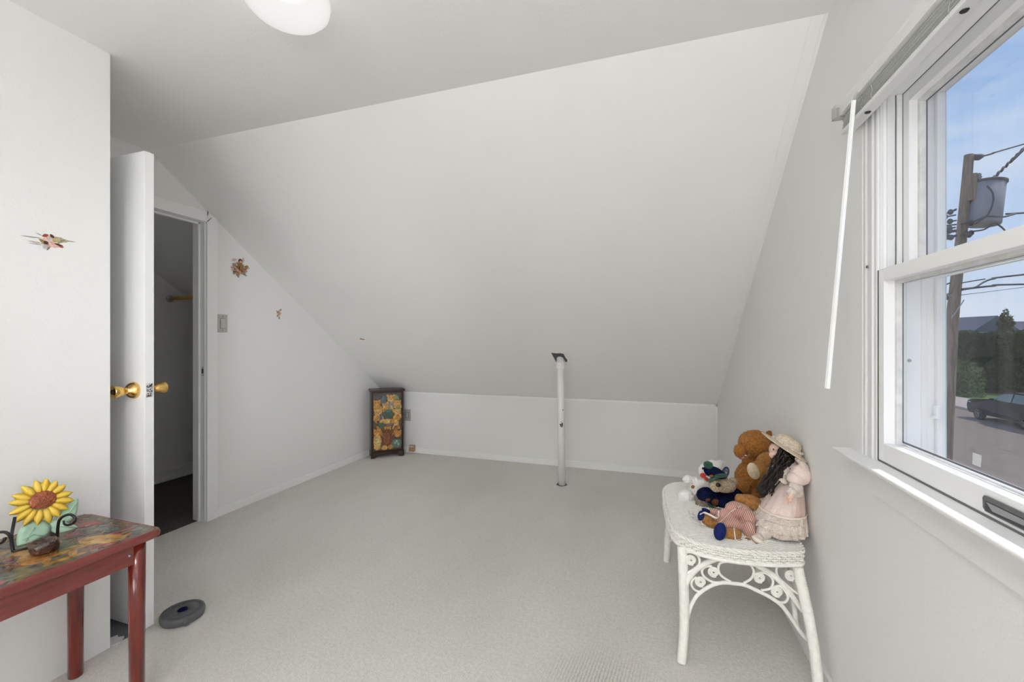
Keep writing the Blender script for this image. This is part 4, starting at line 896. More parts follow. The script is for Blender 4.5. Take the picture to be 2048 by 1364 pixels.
# bear in knitted hat and sweater
h0 = B3('teddy_bear', seat_at(1440, 2.0), 'beige teddy bear in a navy knitted sweater and green bobble hat', 'teddy bear')
m_ = MB()
for a in ((1447, 970, 1.97, 24, 14.5, .040, 10), (1432, 972, 1.94, 12, 12, .026, 0), (1466, 963, 1.99, 8, 8, .016, 0)): m_.eimg(*a)
m_.build('plush_head', M['beige'], h0, remesh=.003, fuzz=.0026, fscale=150, smooth_it=1)
m_ = MB()
for a in ((1406, 1010, 1.99, 14, 16, .03, -30), (1420, 1018, 1.97, 16, 9, .03, 0), (1398, 996, 2.01, 9, 10, .02, 0)): m_.eimg(*a)
m_.build('plush_leg', M['greyb'], h0, remesh=.003, fuzz=.0016, fscale=150, smooth_it=1)
m_ = MB(); m_.eimg(1436.5, 970, 1.908, 4.8, 4.2, .008, 0, 3); m_.build('nose', M['nose'], h0, True)
m_ = MB(); m_.eimg(1460, 968, 1.945, 1.7, 1.7, .004, 0, 2); m_.build('eye', M['nose'], h0, True)
m_ = MB()
for a in ((1434, 1000, 2.0, 36, 18, .045, 5), (1410, 988, 1.98, 17, 13, .032, -20), (1462, 992, 2.0, 24, 18, .04, 0), (1452, 1004, 1.97, 22, 14, .035, 0)): m_.eimg(*a)
m_.build('sweater', M['navy'], h0, remesh=.003, fuzz=.0012, fscale=200, smooth_it=2)
m_ = MB()
for a in ((1431, 1005, 1.956, 8, 7, .004, 0), (1416, 1000, 1.952, 5, 4, .004, 0)): m_.eimg(*a)
m_.build('sweater_patch', M['rust'], h0, True)
hem = spline([P(1416, 1007, 1.945), P(1426, 1015, 1.935), P(1438, 1019, 1.93), P(1456, 1018, 1.93)], 5); MB().tube(hem, .0052, 8).build('sweater_hem', M['green'], h0, True)
hb_ = spline([P(1420, 963, 1.95), P(1427, 956, 1.93), P(1438, 952, 1.925), P(1452, 951, 1.94)], 5); MB().tube(hb_, .0095, 10).build('hat_band', M['green'], h0, True)
m_ = MB()
for a in ((1432, 945, 1.96, 20, 10, .028, 27), (1418, 940, 1.96, 10, 12, .022, 0), (1446, 950, 1.96, 9, 6, .02, 25)): m_.eimg(*a)
m_.build('hat', M['navy'], h0, remesh=.003, fuzz=.001, fscale=200, smooth_it=2)
m_ = MB(); m_.eimg(1423, 952, 1.925, 5, 3, .006, 0, 2); m_.build('hat_patch', M['rust'], h0, True)
m_ = MB(); m_.eimg(1416.5, 930, 1.95, 8.8, 7.4, .019, 20, 4); m_.build('pompom', M['green'], h0, True, fuzz=.003, fscale=220)
# striped pyjama bear
s0 = B3('teddy_bear', seat_at(1462, 1.80), 'caramel teddy bear lying back in red and cream striped pyjamas with navy slippers', 'teddy bear')
m_ = MB()
for a in ((1500, 1005, 1.80, 24, 15.5, .036, 14), (1482, 999, 1.81, 11, 11, .026, 0), (1466, 1008, 1.82, 8, 6, .016, -20)): m_.eimg(*a)
m_.build('plush_head', M['brown2'], s0, remesh=.003, fuzz=.0022, fscale=120, smooth_it=1)
m_ = MB()
for a in ((1478, 1022, 1.76, 28, 17, .036, 18), (1450, 1034, 1.75, 20, 16, .032, -30), (1466, 1048, 1.72, 20, 13, .034, 12), (1496, 1038, 1.72, 13, 18, .030, 0), (1498, 1062, 1.68, 11.5, 20, .026, -4), (1430, 1026, 1.80, 14, 9, .02, 8)): m_.eimg(*a)
pj = m_.build('pyjamas', M['stripe'], s0, remesh=.003, fuzz=.0006, fscale=60, smooth_it=2)
at = pj.data.attributes.new('stripe', 'FLOAT', 'POINT')
for i, v in enumerate(pj.data.vertices):
    c = v.co+Vector(s0['_base']); q = (c.dot(CR)*.93+c.z*.35-c.dot(CF)*.3)/.0068+.35*mnoise.noise(c*30)
    at.data[i].value = q
for k, (x, y) in enumerate(((1474, 1016), (1462, 1025), (1452, 1034))): m_ = MB(); m_.eimg(x, y, 1.715-.0*k, 1.3, 1.1, .003, 0, 2); m_.build('button', M['nose'], s0, True)
pk_ = MB(); pk_.tube(spline([P(1482, 1012, 1.722), P(1464, 1022, 1.716), P(1447, 1038, 1.714), P(1434, 1050, 1.716)], 5), .0026, 6); pk_.build('collar', M['pinkd'], s0, True)
m_ = MB()
for a in ((1417, 1042, 1.76, 19, 10, .026, 32), (1430, 1050, 1.74, 10, 8, .02, 0), (1404, 1034, 1.78, 8, 9, .02, 0)): m_.eimg(*a)
m_.build('plush_leg', M['brown2'], s0, remesh=.003, fuzz=.0014, fscale=140, smooth_it=1)
m_ = MB()
for a in ((1465, 1068, 1.66, 18, 11.5, .026, -4), (1448, 1066, 1.66, 9, 10, .02, 0)): m_.eimg(*a)
m_.build('plush_leg', M['brown2'], s0, remesh=.003, fuzz=.0014, fscale=140, smooth_it=1)
m_ = MB(); m_.eimg(1440, 1063, 1.635, 11.5, 17.5, .019, 12, 4); m_.build('slipper', M['navyf'], s0, True, fuzz=.0006, fscale=150)
m_ = MB(); m_.eimg(1402, 1031, 1.755, 5.5, 10.5, .016, 18, 3); m_.eimg(1412, 1021, 1.79, 9, 4, .014, 20, 3); m_.build('slipper', M['navyf'], s0, remesh=.0025, smooth_it=1)
m_ = MB(); m_.eimg(1477, 1082, 1.645, 13, 4.5, .018, 0, 3); m_.build('paw', M['navy'], s0, True)
m_ = MB(); m_.eimg(1497, 1081, 1.645, 7, 5, .014, 20, 3); m_.build('paw', M['brown'], s0, True)
def ribbon(pts, w, par, m=None):
    q = spline(pts, 5); b = MB(); rows = []
    for i, p in enumerate(q):
        sd = CU*.8+CR*.6; sd.normalize(); rows.append([b.bm.verts.new(p-sd*w-CF*.0004), b.bm.verts.new(p+sd*w-CF*.0004), b.bm.verts.new(p+sd*w+CF*.0004), b.bm.verts.new(p-sd*w+CF*.0004)])
    for A, B_ in zip(rows, rows[1:]):
        for k in range(4): b.face([A[k], A[(k+1) % 4], B_[(k+1) % 4], B_[k]])
    b.face(rows[0][::-1]); b.face(rows[-1]); return b.build('ribbon', m or M['ribbon'], par, True)
ribbon([P(1396.5, 1010, 1.80), P(1397.5, 1020, 1.78), P(1401, 1028, 1.745), P(1408, 1025, 1.74), P(1420, 1030, 1.735), P(1432, 1036, 1.72), P(1437, 1034, 1.72), P(1437, 1021, 1.73)], .0040, s0)
ribbon([P(1467.5, 1054, 1.655), P(1469, 1066, 1.628), P(1471, 1079, 1.628)], .0036, s0)
ribbon([P(1401, 1037, 1.752), P(1404, 1047, 1.752), P(1412, 1053, 1.752)], .0030, s0)
# loose wrapper
wr_ = B3('plastic_wrapper', tuple(P(1392, 1035, 1.84)), 'crumpled clear plastic wrapper on the woven bench top before the bears', 'wrapper')
b = MB()
for pts in ([(1377, 1022), (1382, 1030), (1395, 1034), (1402, 1030)], [(1380, 1034), (1388, 1042), (1400, 1046), (1410, 1050)], [(1385, 1025), (1393, 1040), (1398, 1036)]):
    q = spline([(lambda t_: P(x, y, t_))(FOC*(HC-.468)/(y-682)) for x, y in pts], 5); rows = []
    for i, p in enumerate(q): rows.append([b.bm.verts.new(p+Vector((0, -.008, -.003))), b.bm.verts.new(p+Vector((0, 0, .004+.002*math.sin(i)))), b.bm.verts.new(p+Vector((0, .008, -.002)))])
    for A, B_ in zip(rows, rows[1:]):
        for k in range(2): b.face([A[k], A[k+1], B_[k+1], B_[k]])
b.build('wrapper_film', M['bag'], wr_, True)
# ------------------------------------------------------------------ doll
d0 = B3('doll', (.49, 1.965, .462), 'dark haired doll in a straw hat and pale pink lace dress leaning on the wall', 'doll')
H0 = Vector((.488, 1.968, .472)); Wc = P(1582, 966, 1.715)
sk = MB(); N = 72; rows = []
for i in range(13):
    s = i/12; c = Wc.lerp(H0, s); ax = .034+(.094-.034)*(s**.7); ay = .036+(.122-.036)*(s**.75)
    row = []
    for k in range(N):
        a = 2*PI*k/N; pl = 1+.055*s*math.sin(a*15)+.03*s*math.sin(a*7+1)
        x = c.x+math.cos(a)*ax*pl; yv = c.y+math.sin(a)*ay*pl; x = min(x, wx(yv)-.004)
        row.append(sk.bm.verts.new((x, yv, c.z+(.004*math.sin(a*15) if i == 12 else 0))))
    rows.append(row)
for A, B_ in zip(rows, rows[1:]):
    for k in range(N): f_ = sk.face([A[k], A[(k+1) % N], B_[(k+1) % N], B_[k]])
sk.face(rows[0])
so_ = sk.build('skirt', [M['pink'], M['pinkd']], d0, True)
for i, p in enumerate(so_.data.polygons):
    a = (i % N)*360/N
    if a > 284 or a < 60: p.material_index = 1
# lace overlay: tiered flounces round the front of the skirt
def flounce(s0_, s1_, grow, m, amp, fr_, a0, a1, th=.003):
    b = MB(); rows = []; n = 120
    for i in range(7):
        q = i/6; s = s0_+(s1_-s0_)*q; c = Wc.lerp(H0, s); ax = (.034+.060*(s**.7))*(1+grow*q)+th; ay = (.036+.086*(s**.75))*(1+grow*q)+th; row = []
        for k in range(n+1):
            a = math.radians(a0+(a1-a0)*k/n); pl = 1+amp*(.3+q)*math.sin(a*fr_)
            yv = c.y+math.sin(a)*ay*pl; x = min(c.x+math.cos(a)*ax*pl, wx(yv)-.002)
            row.append(b.bm.verts.new((x, yv, c.z+(.0035*abs(math.sin(a*fr_*1.5)) if i == 6 else 0))))
        rows.append(row)
    for A, B_ in zip(rows, rows[1:]):
        for k in range(n): b.face([A[k], A[k+1], B_[k+1], B_[k]])
    o = b.build('lace_flounce', m, d0, True); md = o.modifiers.new('s', 'SOLIDIFY'); md.thickness = .0015; return o
flounce(.60, .985, .05, M['lace'], .035, 19, 60, 420)
flounce(.575, .625, .01, M['ribbon'], .012, 15, 62, 418, .0032)
flounce(.72, .90, .04, M['lace'], .04, 23, 150, 300, .009)
m_ = MB()
for a in ((1586, 945, 1.725, 22, 24, .040, 0), (1577, 926, 1.745, 12, 10, .024, 0)): m_.eimg(*a)
m_.build('bodice', M['pink'], d0, remesh=.003, smooth_it=2)
m_ = MB()
for a in ((1601, 950, 1.665, 18, 21, .034, -10), (1592, 958, 1.66, 17, 14, .030, 20)): m_.eimg(*a)
m_.build('puff_sleeve', M['pink'], d0, remesh=.003, fuzz=.0012, fscale=60, smooth_it=1)
m_ = MB()
for a in ((1592, 974, 1.645, 14, 10, .022, 25), (1583, 984, 1.635, 11, 9, .020, 30), (1596, 985, 1.65, 9, 10, .018, 0)): m_.eimg(*a)
m_.build('lower_sleeve', M['lace'], d0, remesh=.003, fuzz=.0010, fscale=120, smooth_it=1)
m_ = MB()
for a in ((1608, 935, 1.665, 7, 15, .018, -28), (1600, 922, 1.68, 10, 6, .016, 35), (1614, 950, 1.652, 4, 9, .012, -10), (1568, 962, 1.70, 11, 6, .014, 15), (1571, 944, 1.705, 8, 12, .012, 20)): m_.eimg(*a)
m_.build('lace_collar', M['lace'], d0, remesh=.003, fuzz=.0025, fscale=180)
# hand: palm, four fingers, thumb grown as one surface
m_ = MB(); m_.eimg(1580, 993, 1.622, 7.5, 4.8, .010, -25, 3)
def cap3(mb, a, b, r0, r1, n=6):
    for i in range(n): q = i/(n-1); c = a.lerp(b, q); mb.ell(c, (r0+(r1-r0)*q,)*3, None, 2)
for (x0_, y0_, x1_, y1_, x2_, y2_) in ((1576, 995, 1571.5, 999, 1569.5, 1005), (1578, 996.5, 1575, 1001.5, 1573.5, 1008), (1580.5, 997, 1579, 1002.5, 1577.5, 1007.5), (1583, 996.5, 1582.5, 1001, 1581.5, 1005.5)):
    cap3(m_, P(x0_, y0_, 1.62), P(x1_, y1_, 1.612), .0036, .0031); cap3(m_, P(x1_, y1_, 1.612), P(x2_, y2_, 1.615), .0031, .0024)
cap3(m_, P(1576, 990, 1.616), P(1569, 994, 1.608), .0036, .0026); cap3(m_, P(1582, 989, 1.622), P(1586, 984, 1.63), .0075, .0085)
m_.build('hand', M['skin'], d0, remesh=.0014, smooth_it=2)
# legs in lace bloomers, shoe
m_ = MB()
for a in ((1545, 1053, 1.70, 24, 17, .036, -25), (1528, 1066, 1.665, 16, 13, .030, -35), (1516, 1076, 1.645, 10, 9, .022, -30)): m_.eimg(*a)
m_.build('bloomer_leg', M['lace'], d0, remesh=.003, fuzz=.0018, fscale=90, smooth_it=1)
m_ = MB()
for a in ((1514, 1080, 1.628, 12, 6.5, .020, 32), (1521, 1085, 1.622, 8, 5, .018, 10)): m_.eimg(*a)
m_.build('shoe', M['ribbon'], d0, remesh=.0025, smooth_it=1)
MB().tube(spline([P(1501, 1074, 1.612), P(1507, 1082, 1.606), P(1514, 1087, 1.606), P(1522, 1089.5, 1.608)], 4), .0022, 6).build('shoe_sole', M['greyb'], d0, True)
m_ = MB(); m_.eimg(1556, 1062, 1.74, 26, 12, .03, 12, 3); m_.build('petticoat', M['greyb'], d0, True)
# head: face with nose, eyes, mouth, ear under hair
m_ = MB()
for a in ((1556, 901, 1.765, 15.5, 17.5, .036, 14), (1549, 910, 1.745, 9.5, 8, .022, 0), (1546, 903, 1.735, 3.0, 2.4, .005, 0), (1551, 916, 1.742, 4.5, 3.4, .009, 0), (1553, 906, 1.735, 6, 6, .012, 0), (1568, 918, 1.765, 8, 8, .018, 0)): m_.eimg(*a)
m_.build('face', M['skin'], d0, remesh=.002, smooth_it=2)
m_ = MB()
for a in ((1556.5, 902.5, 1.7195, 2.2, 1.3, .003, 15), (1547, 898.5, 1.728, 1.8, 1.2, .003, 15)): m_.eimg(*a)
m_.build('eye', M['nose'], d0, True)
m_ = MB(); m_.eimg(1548.5, 911.5, 1.7235, 2.2, 1.0, .003, 15, 2); m_.build('mouth', M['lip'], d0, True)
m_ = MB()
for a in ((1571, 898, 1.765, 19, 22, .042, 20), (1580, 916, 1.755, 20, 14, .034, 25), (1560, 885, 1.765, 18, 9, .040, 20), (1568, 928, 1.735, 14, 18, .030, 30), (1553, 945, 1.72, 12, 18, .026, 34), (1538, 962, 1.72, 12, 15, .024, 30), (1526, 978, 1.72, 12, 14, .022, 14)): m_.eimg(*a)
m_.build('hair', M['hair'], d0, remesh=.003, fuzz=.003, fscale=60, smooth_it=1)
rr = random.Random(4)
for i in range(30):
    f_ = i/29; xs, ys = 1561+26*f_, 893+32*f_; xe, ye = 1512+36*rr.random(), 972+22*rr.random()
    xm, ym = 1549+28*f_+rr.uniform(-4, 4), 922+20*f_*.8+rr.uniform(-4, 4); pts = []
    for k in range(22):
        q = k/21; x = (1-q)**2*xs+2*q*(1-q)*xm+q*q*xe; yv = (1-q)**2*ys+2*q*(1-q)*ym+q*q*ye; w_ = math.sin(q*11+i*1.7)*2.8
        pts.append(P(x+w_, yv+w_*.4, 1.712-.010*math.sin(q*11+i*2.3)-.012*(1-abs(2*f_-1))))
    MB().tube(pts, [.0040*(1-.45*k/21) for k in range(22)], 6).build('hair_strand', M['hair'], d0, True)
# straw hat
hn = (CR*.50+CU*.84-CF*.20).normalized(); hc = P(1571, 893.5, 1.755)
h_ = MB(); h_.lathe([(0, .046), (.018, .0455), (.036, .041), (.047, .030), (.051, .012), (.054, .004), (.072, .001), (.096, -.002), (.0985, -.005), (.094, -.0055), (.054, -.001), (.048, .006), (0, .02)], tuple(hc), tuple(hn), 56, fn=lambda a, h: 1+(.02*math.sin(a*9) if h < .003 else 0)); h_.build('straw_hat', M['straw'], d0, True, fuzz=.0010, fscale=200)
hu = hn.orthogonal().normalized(); hv = hn.cross(hu); tr_ = MB()
for k in range(26):
    a = 2*PI*k/26; tr_.ell(hc+(hu*math.cos(a)+hv*math.sin(a))*.0555+hn*.008, (.0055, .0055, .0045), None, 2)
tr_.build('hat_trim', M['lace'], d0, True, fuzz=.0012, fscale=300)
bw = MB()
for k in range(7):
    bw.ell(P(1601+rr.uniform(-5, 5), 908+rr.uniform(-5, 5), 1.71), (.007, .007, .006), None, 2)
bw.build('hat_flower', M['lace'], d0, True, fuzz=.002, fscale=260)

# ------------------------------------------------------------------ outdoors
G = -3.0
struct(MB().box(-6, 18.4, -45, 120, G-.3, G).build('street', M['asphalt']))
ln = MB()
struct(MB().box(18.4, 18.6, -45, 120, G-.3, G+.13).build('street_kerb', M['concrete']))
struct(MB().box(18.6, 60, -45, 120, G-.3, G+.02).build('ground', M['lawn']))
swk = thing('sidewalk', (20, 30, G), 'pale concrete sidewalk across the street beyond the kerb', 'sidewalk'); 
for k in range(60): MB().box(18.6, 21.6, -6+k*1.5, -6+k*1.5+1.485, G, G+.125).build('paving_slab', M['concrete'], swk)
def leafy(name, label, cat, lo, hi, n, m, seed, shape=None, size=.22, group=None, sub=None):
    """mass of small leaf faces filling a volume"""
    rr = random.Random(seed); vs, fs = [], []
    lo, hi = Vector(lo), Vector(hi)
    for i in range(n):
        for _ in range(20):
            p = Vector((rr.random(), rr.random(), rr.random()))
            if shape is None or shape(p): break
        c = Vector((lo.x+(hi.x-lo.x)*p.x, lo.y+(hi.y-lo.y)*p.y, lo.z+(hi.z-lo.z)*p.z))
        a = Vector((rr.uniform(-1, 1), rr.uniform(-1, 1), rr.uniform(-1, 1))).normalized(); b = a.orthogonal().normalized(); s = size*(.6+.8*rr.random())
        k = len(vs); vs += [c-a*s, c+b*s*.5, c+a*s, c-b*s*.5]; fs.append((k, k+1, k+2, k+3))
    me = bpy.data.meshes.new(name); me.from_pydata(vs, [], fs); me.materials.append(m); return me
def leafobj(name, label, cat, base, me, core=None):
    t = thing(name, base, label, cat); b = Vector(base)
    for v in me.vertices: v.co -= b
    o = bpy.data.objects.new('foliage', me); COL.objects.link(o); o.parent = t; tag(o, kind='stuff')
    if core: core.build('inner_growth', M['hedge'], t)
    return t
# hedge: runs obliquely behind the far sidewalk
hA = P(1862, 700, 35.7); hB = P(2330, 700, 31.0); hd = (hB-hA); hd.z = 0; hL = hd.length; hd.normalize(); hnrm = Vector((-hd.y, hd.x, 0))
if hnrm.dot(CF) < 0: hnrm = -hnrm
rr = random.Random(2); vs, fs = [], []
HT = 1.95
for i in range(26000):
    u = rr.random()*hL; q = rr.random(); top = HT+.12*math.sin(u*1.3)+.1*math.sin(u*3.1)-.012*u
    if rr.random() < .75: w = -.25+.25*rr.random()+.2*mnoise.noise(Vector((u*.6, q*4, 0))); z = G+(top-G)*q
    else: w = 1.4*rr.random(); z = top-.15*rr.random()
    c = hA+hd*u+hnrm*w; c.z = z
    a = Vector((rr.uniform(-1, 1), rr.uniform(-1, 1), rr.uniform(-1, 1))).normalized(); b = a.orthogonal().normalized(); s = .13+.12*rr.random()
    k = len(vs); vs += [c-a*s, c+b*s*.6, c+a*s, c-b*s*.6]; fs.append((k, k+1, k+2, k+3))
me = bpy.data.meshes.new('foliage'); me.from_pydata(vs, [], fs); me.materials.append(M['hedge'])
cr = MB(); cr.prism([(0, G), (1.3, G), (1.3, HT-.45), (0, HT-.35)], lambda p: hA+hnrm*p[0]+Vector((0, 0, p[1]-hA.z)), lambda p: hA+hd*hL+hnrm*p[0]+Vector((0, 0, p[1]-hA.z)))
hb0 = hA+hd*hL*.5; leafobj('hedge', 'tall dark clipped hedge across the street behind the black car', 'hedge', (hb0.x, hb0.y, G), me, cr)
bc = P(1930, 754, 32.4)
me = leafy('foliage', '', '', (bc.x-1.1, bc.y-1.1, G), (bc.x+1.1, bc.y+1.1, bc.z+1.35), 1500, M['bush'], 8, lambda p: ((p.x-.5)*2)**2+((p.y-.5)*2)**2+(max(0, p.z-.5)*2)**2 < 1, .12)
leafobj('bush', 'rounded lighter green bush in front of the dark hedge beside the utility pole', 'bush', (bc.x, bc.y, G), me)
# conifer top above the roofs
tcn = P(2011, 640, 39); me = leafy('foliage', '', '', (tcn.x-.72, tcn.y-.72, -1.2), (tcn.x+.72, tcn.y+.72, P(0, 616, 39).z), 4200, M['hedge'], 12, lambda p: math.hypot(p.x-.5, p.y-.5)*2 < (.66 if p.z < .72 else .9-(p.z-.72)*2.9), .11)
tr = leafobj('conifer', 'narrow dark conifer rising above the hedge between the roofs', 'tree', (tcn.x, tcn.y, G), me)
MB().tube([(tcn.x, tcn.y, G), (tcn.x, tcn.y, .5)], .35, 10).build('trunk', M['polewood'], tr)
tc2 = P(1872, 640, 34.6); me = leafy('foliage', '', '', (tc2.x-1.1, tc2.y-1.1, -2), (tc2.x+1.1, tc2.y+1.1, P(0, 622, 34.6).z), 3500, M['hedge'], 14, lambda p: math.hypot(p.x-.5, p.y-.5)*2 < 1.0-max(0, p.z-.5)*1.1, .12)
tr = leafobj('evergreen_tree', 'dark evergreen tree just left of the utility pole against the window frame', 'tree', (tc2.x, tc2.y, G), me)
MB().tube([(tc2.x, tc2.y, G), (tc2.x, tc2.y, -.5)], .2, 10).build('trunk', M['polewood'], tr)
# houses
def house(label, pxl, pxr, py, t, dpt, mroof, gable, eave):
    A = P(pxl, py, t); B_ = P(pxr, py, t); u = B_-A; u.z = 0; Lh = u.length; u.normalize(); w = Vector((-u.y, u.x, 0))
    if w.dot(CF) < 0: w = -w
    h = thing('house', (A.x, A.y, G), label, 'house'); zr = A.z; ze = zr-eave
    o = Vector((A.x, A.y, 0))
    if not gable:
        b = MB(); b.prism([(0, ze), (dpt, ze), (dpt, ze+.15), (dpt/2, zr), (0, ze+.15)], lambda p: o+w*p[0]+Vector((0, 0, p[1])), lambda p: o+u*Lh+w*p[0]+Vector((0, 0, p[1]))); b.build('roof', mroof, h)
    else:
        b = MB(); b.prism([(-.3, ze), (Lh+.3, ze), (Lh+.3, ze+.15), (Lh/2, zr), (-.3, ze+.15)], lambda p: o+u*p[0]+Vector((0, 0, p[1])), lambda p: o+u*p[0]+w*dpt+Vector((0, 0, p[1]))); b.build('roof', mroof, h)
    b = MB(); b.prism([(.2, G), (dpt-.2, G), (dpt-.2, ze), (.2, ze)], lambda p: o+u*.2+w*p[0]+Vector((0, 0, p[1])), lambda p: o+u*(Lh-.2)+w*p[0]+Vector((0, 0, p[1]))); b.build('wall', M['siding'], h)
    return h
house('far house with a long dark grey roof above the hedge', 1855, 2002, 634, 48, 7, M['roof'], False, 2.2)
house('house with a blue grey gable roof right of the dark roof', 1956, 2034, 631, 42, 3.5, M['roof2'], True, 1.6)
house('house with a low blue grey roof at the edge of the window view', 2040, 2170, 640, 50, 7, M['roof2'], False, 1.6)
# car
cr0 = thing('car', (17.8, 28.1, G), 'black car parked at the far kerb across the street', 'car')
prof = [(30.45, .42), (30.50, .70), (30.40, .95), (30.05, 1.06), (29.2, 1.14), (28.9, 1.17), (28.1, 1.62), (27.5, 1.68), (26.4, 1.66), (25.7, 1.50), (25.55, 1.0), (25.5, .5), (25.7, .32), (30.3, .30)]
b = MB()
CX0, CX1 = 16.85, 18.36
def cside(x, ins): return lambda p: (x+(ins*(.02 if p[1] < 1.1 else .20)), p[0], G+p[1])
b.prism(prof, cside(CX0, 1), cside(CX1, -1)); bmesh.ops.bevel(b.bm, geom=[e for e in b.bm.edges if e.calc_face_angle(0) > .9], offset=.05, segments=2, affect='EDGES'); b.build('car_body', M['carpaint'], cr0, False)
b = MB(); b.prism([(28.75, 1.19), (28.10, 1.55), (27.55, 1.60), (27.50, 1.18)], lambda p: (CX0+.03+(p[1]-1.15)*.35, p[0], G+p[1]), lambda p: (CX0+.10+(p[1]-1.15)*.35, p[0], G+p[1])); b.build('side_window', M['carglass'], cr0)
b = MB(); b.prism([(27.42, 1.18), (27.46, 1.60), (26.6, 1.60), (26.1, 1.50), (26.0, 1.18)], lambda p: (CX0+.03+(p[1]-1.15)*.35, p[0], G+p[1]), lambda p: (CX0+.10+(p[1]-1.15)*.35, p[0], G+p[1])); b.build('side_window', M['carglass'], cr0)
b = MB(); b.prism([(28.93, 1.19), (28.16, 1.62), (28.10, 1.60), (28.86, 1.16)], lambda p: (CX0+.22, p[0], G+p[1]), lambda p: (CX1-.22, p[0], G+p[1])); b.build('windscreen', M['carglass'], cr0)
for x in (CX0-.02, CX1-.20):
    for y in (29.62, 26.6):
        MB().lathe([(.19, .0), (.30, .0), (.33, .04), (.33, .18), (.30, .22), (.19, .22)], (x, y, G+.33), (1, 0, 0), 28).build('tyre', M['tyre'], cr0, True)
        w_ = MB(); w_.lathe([(0, .03), (.05, .02), (.05, .06)], (x, y, G+.33), (1, 0, 0), 20); w_.lathe([(.175, .02), (.20, .01), (.20, .2)], (x, y, G+.33), (1, 0, 0), 28)
        for k in range(5):
            a = k*2*PI/5+.3; w_.tube([(x+.03, y+math.cos(a)*.04, G+.33+math.sin(a)*.04), (x+.025, y+math.cos(a)*.19, G+.33+math.sin(a)*.19)], .025, 6)
        w_.build('alloy_wheel', M['alloy'], cr0)
b = MB(); b.ell((CX0+.12, 30.30, G+.86), (.14, .14, .07), None, 3); b.build('headlamp', M['lampred'], cr0, True)
b = MB(); b.ell((CX0-.06, 28.55, G+1.22), (.09, .06, .06), None, 3); b.build('wing_mirror', M['carpaint'], cr0, True)
# utility pole with transformer
T = 10.4
pb = P(1889, 1028, T); ptp = P(1938, 311, T)
up_ = thing('utility_pole', (pb.x, pb.y, G), 'leaning grey wooden utility pole with a transformer outside the window', 'utility pole')
pc = [P(1886, 1030, T), P(1889.5, 930, T), P(1896, 800, T), P(1903.5, 660, T), P(1911, 575, T), P(1922, 480, T), P(1932, 380, T), P(1938, 310, T)]
pc[0].z = G
MB().tube(spline(pc, 4), [.140-.052*k/28 for k in range(29)], 14).build('pole_shaft', M['polewood'], up_, True)
k_ = T/FOC
tc0, tc1 = P(1975.5, 366, T-.15), P(1966, 450, T-.15)
ax = (tc0-tc1).normalized(); Lk = (tc0-tc1).length
tk = MB(); tk.lathe([(0, 0), (.29, 0), (.305, .03), (.31, Lk-.03), (0, Lk-.03)], tuple(tc1), tuple(ax), 28); tko = tk.build('transformer_tank', M['tank'], up_, True)
tk = MB(); tk.lathe([(.31, Lk-.04), (.335, Lk-.03), (.335, Lk+.02), (.25, Lk+.05), (0, Lk+.07)], tuple(tc1), tuple(ax), 28); tk.build('tank_lid', M['darkmetal'], tko, True)
tk = MB(); tk.lathe([(.035, 0), (.055, .03), (.035, .06), (.055, .09), (.03, .12), (.045, .15), (.02, .19), (0, .20)], tuple(P(1958.5, 362, T-.12)), (0, 0, 1), 14); tk.build('bushing', M['tank'], tko, True)
tk = MB(); tk.tube([P(1990, 372, T-.35), P(2008, 371, T-.38)], .045, 8); tk.tube(spline([P(1998, 374, T-.36), P(2008, 376, T-.38), P(2006, 386, T-.38), P(1996, 386, T-.36)], 4), .015, 6); tk.build('terminal', M['darkmetal'], tko, True)
for yy in (374, 405, 440): MB().tube([P(1927, yy, T), P(1948, yy, T-.12)], .035, 8).build('bracket', M['darkmetal'], up_, True)
MB().tube([P(1938, 315, T), P(1958, 314, T-.05), P(1965, 312, T-.05)], [.07, .08, .045], 10).build('end_insulator', M['darkmetal'], up_, True)
for (x0, y0, x1, y1) in ((1912, 420, 1888, 428), (1912, 418, 1901, 424), (1911, 430, 1890, 434), (1912, 441, 1900, 443), (1912, 449, 1888, 452), (1910, 455, 1899, 457), (1912, 463, 1890, 466), (1913, 470, 1896, 474), (1913, 472, 1902, 475), (1930, 463, 1942, 466), (1922, 470, 1938, 470), (1900, 566, 1886, 571), (1902, 586, 1885, 591), (1903, 593, 1892, 595), (1922, 448, 1942, 446), (1912, 460, 1899, 462)):
    a, b2 = P(x0, y0, T-.1), P(x1, y1, T-.25); MB().tube([a, b2], .018, 6).build('step_bolt', M['darkmetal'], up_)
    MB().ell(b2, (.055, .055, .07), None, 2).build('insulator', M['darkmetal'], up_, True)
MB().tube(spline([P(1928, 600, T-.2), P(1916, 618, T-.2), P(1903, 636, T-.2)], 4), .012, 6).build('ground_wire', M['ltwire'], up_, True)
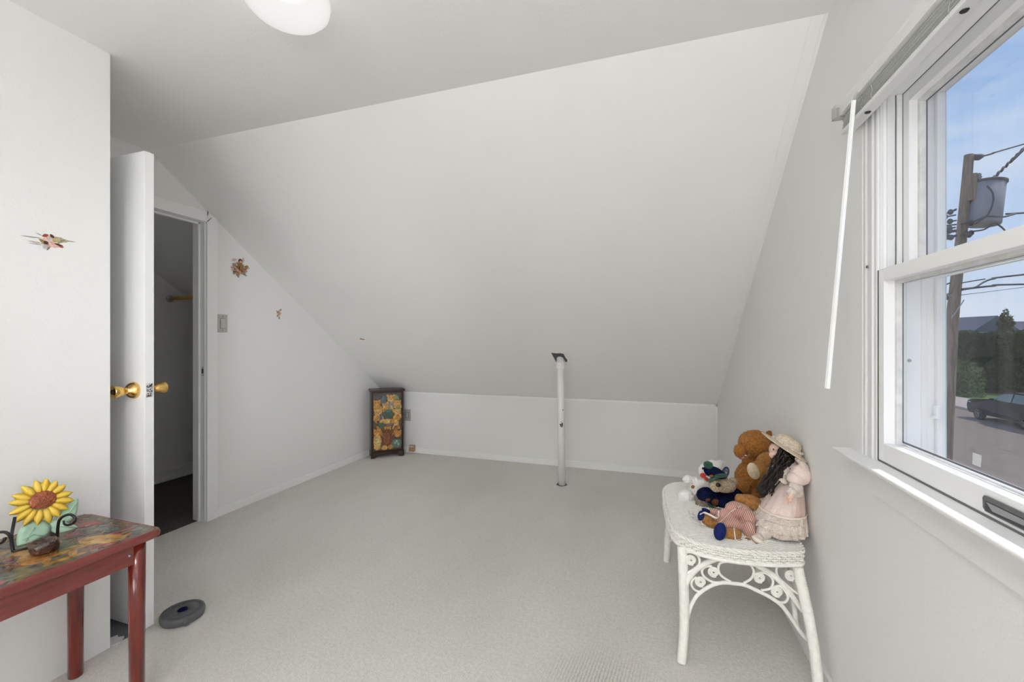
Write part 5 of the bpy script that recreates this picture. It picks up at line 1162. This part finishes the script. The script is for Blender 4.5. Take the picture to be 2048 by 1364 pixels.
MB().box(P(1934, 0, T).x-.06, P(1934, 0, T).x+.09, P(1934, 0, T).y-.2, P(1934, 0, T).y-.05, P(0, 405, T).z, P(0, 352, T).z, .01).build('pole_plate', M['polewood'], up_)
def wire(label, pts, r, mm='wire'):
    q = spline(pts, 6); o = MB().tube(q, r, 6).build('power_line', M[mm], None, True); tag(o, label, 'wire', None); return o
E0 = lambda px, py: P(px, py, T+.6)
wire('taut black wire from the very top of the pole', [P(1966, 312, T-.05), P(1985, 307, T), P(2048, 288, T+.2), P(2500, 160, T+2)], .020)
tw = []
for k in range(60):
    q = k/59; x = 1982+(2060-1982)*q; yv = 361-(361-285)*q; tw.append(P(x, yv+1.6*math.sin(k*.9), T-.2+.03*math.cos(k*.9)))
tw.append(P(2500, -150, T+1)); wire('thick twisted cable rising steeply from the transformer lid', tw, .028)
wire('looping cable across the front of the transformer tank', [P(1938, 447, T-.5), P(1955, 440, T-.52), P(1975, 432, T-.5), P(2005, 434, T-.4), P(2030, 428, T-.2), P(2060, 425, T), P(2500, 400, T+2)], .022)
wire('short cable hanging below the transformer tank', [P(1942, 463, T-.3), P(1968, 459, T-.4), P(1988, 447, T-.4), P(2000, 452, T-.3), P(2014, 466, T-.2), P(2040, 500, T)], .018)
wire('curved cable over the transformer from lid to base', [P(1974, 372, T-.5), P(1985, 385, T-.55), P(1986, 405, T-.55), P(1975, 430, T-.55), P(1950, 448, T-.5)], .018)
wire('upper black wire with splices leaving the pole low down', [P(1922, 578, T-.1), P(1942, 576, T), P(1952, 574, T), P(1970, 563, T+.1), P(1990, 557, T+.2), P(2048, 549, T+.5), P(2500, 500, T+3)], .022)
wire('lower straight black wire leaving the pole', [P(1922, 580, T-.1), P(1946, 576, T), P(1990, 571.5, T+.2), P(2048, 568.5, T+.5), P(2500, 560, T+3)], .024)
wire('dashed looking wire just above the spliced wire', [P(1922, 566, T-.1), P(1945, 562, T), P(1970, 558, T+.1)], .014)
wire('thin pale wire lowest of those leaving the pole', [P(1922, 590, T-.1), P(1980, 583, T+.3), P(2048, 574.5, T+.6), P(2500, 520, T+3)], .009, 'ltwire')
for o in list(bpy.data.objects):
    if '_base' in o.keys(): del o['_base']
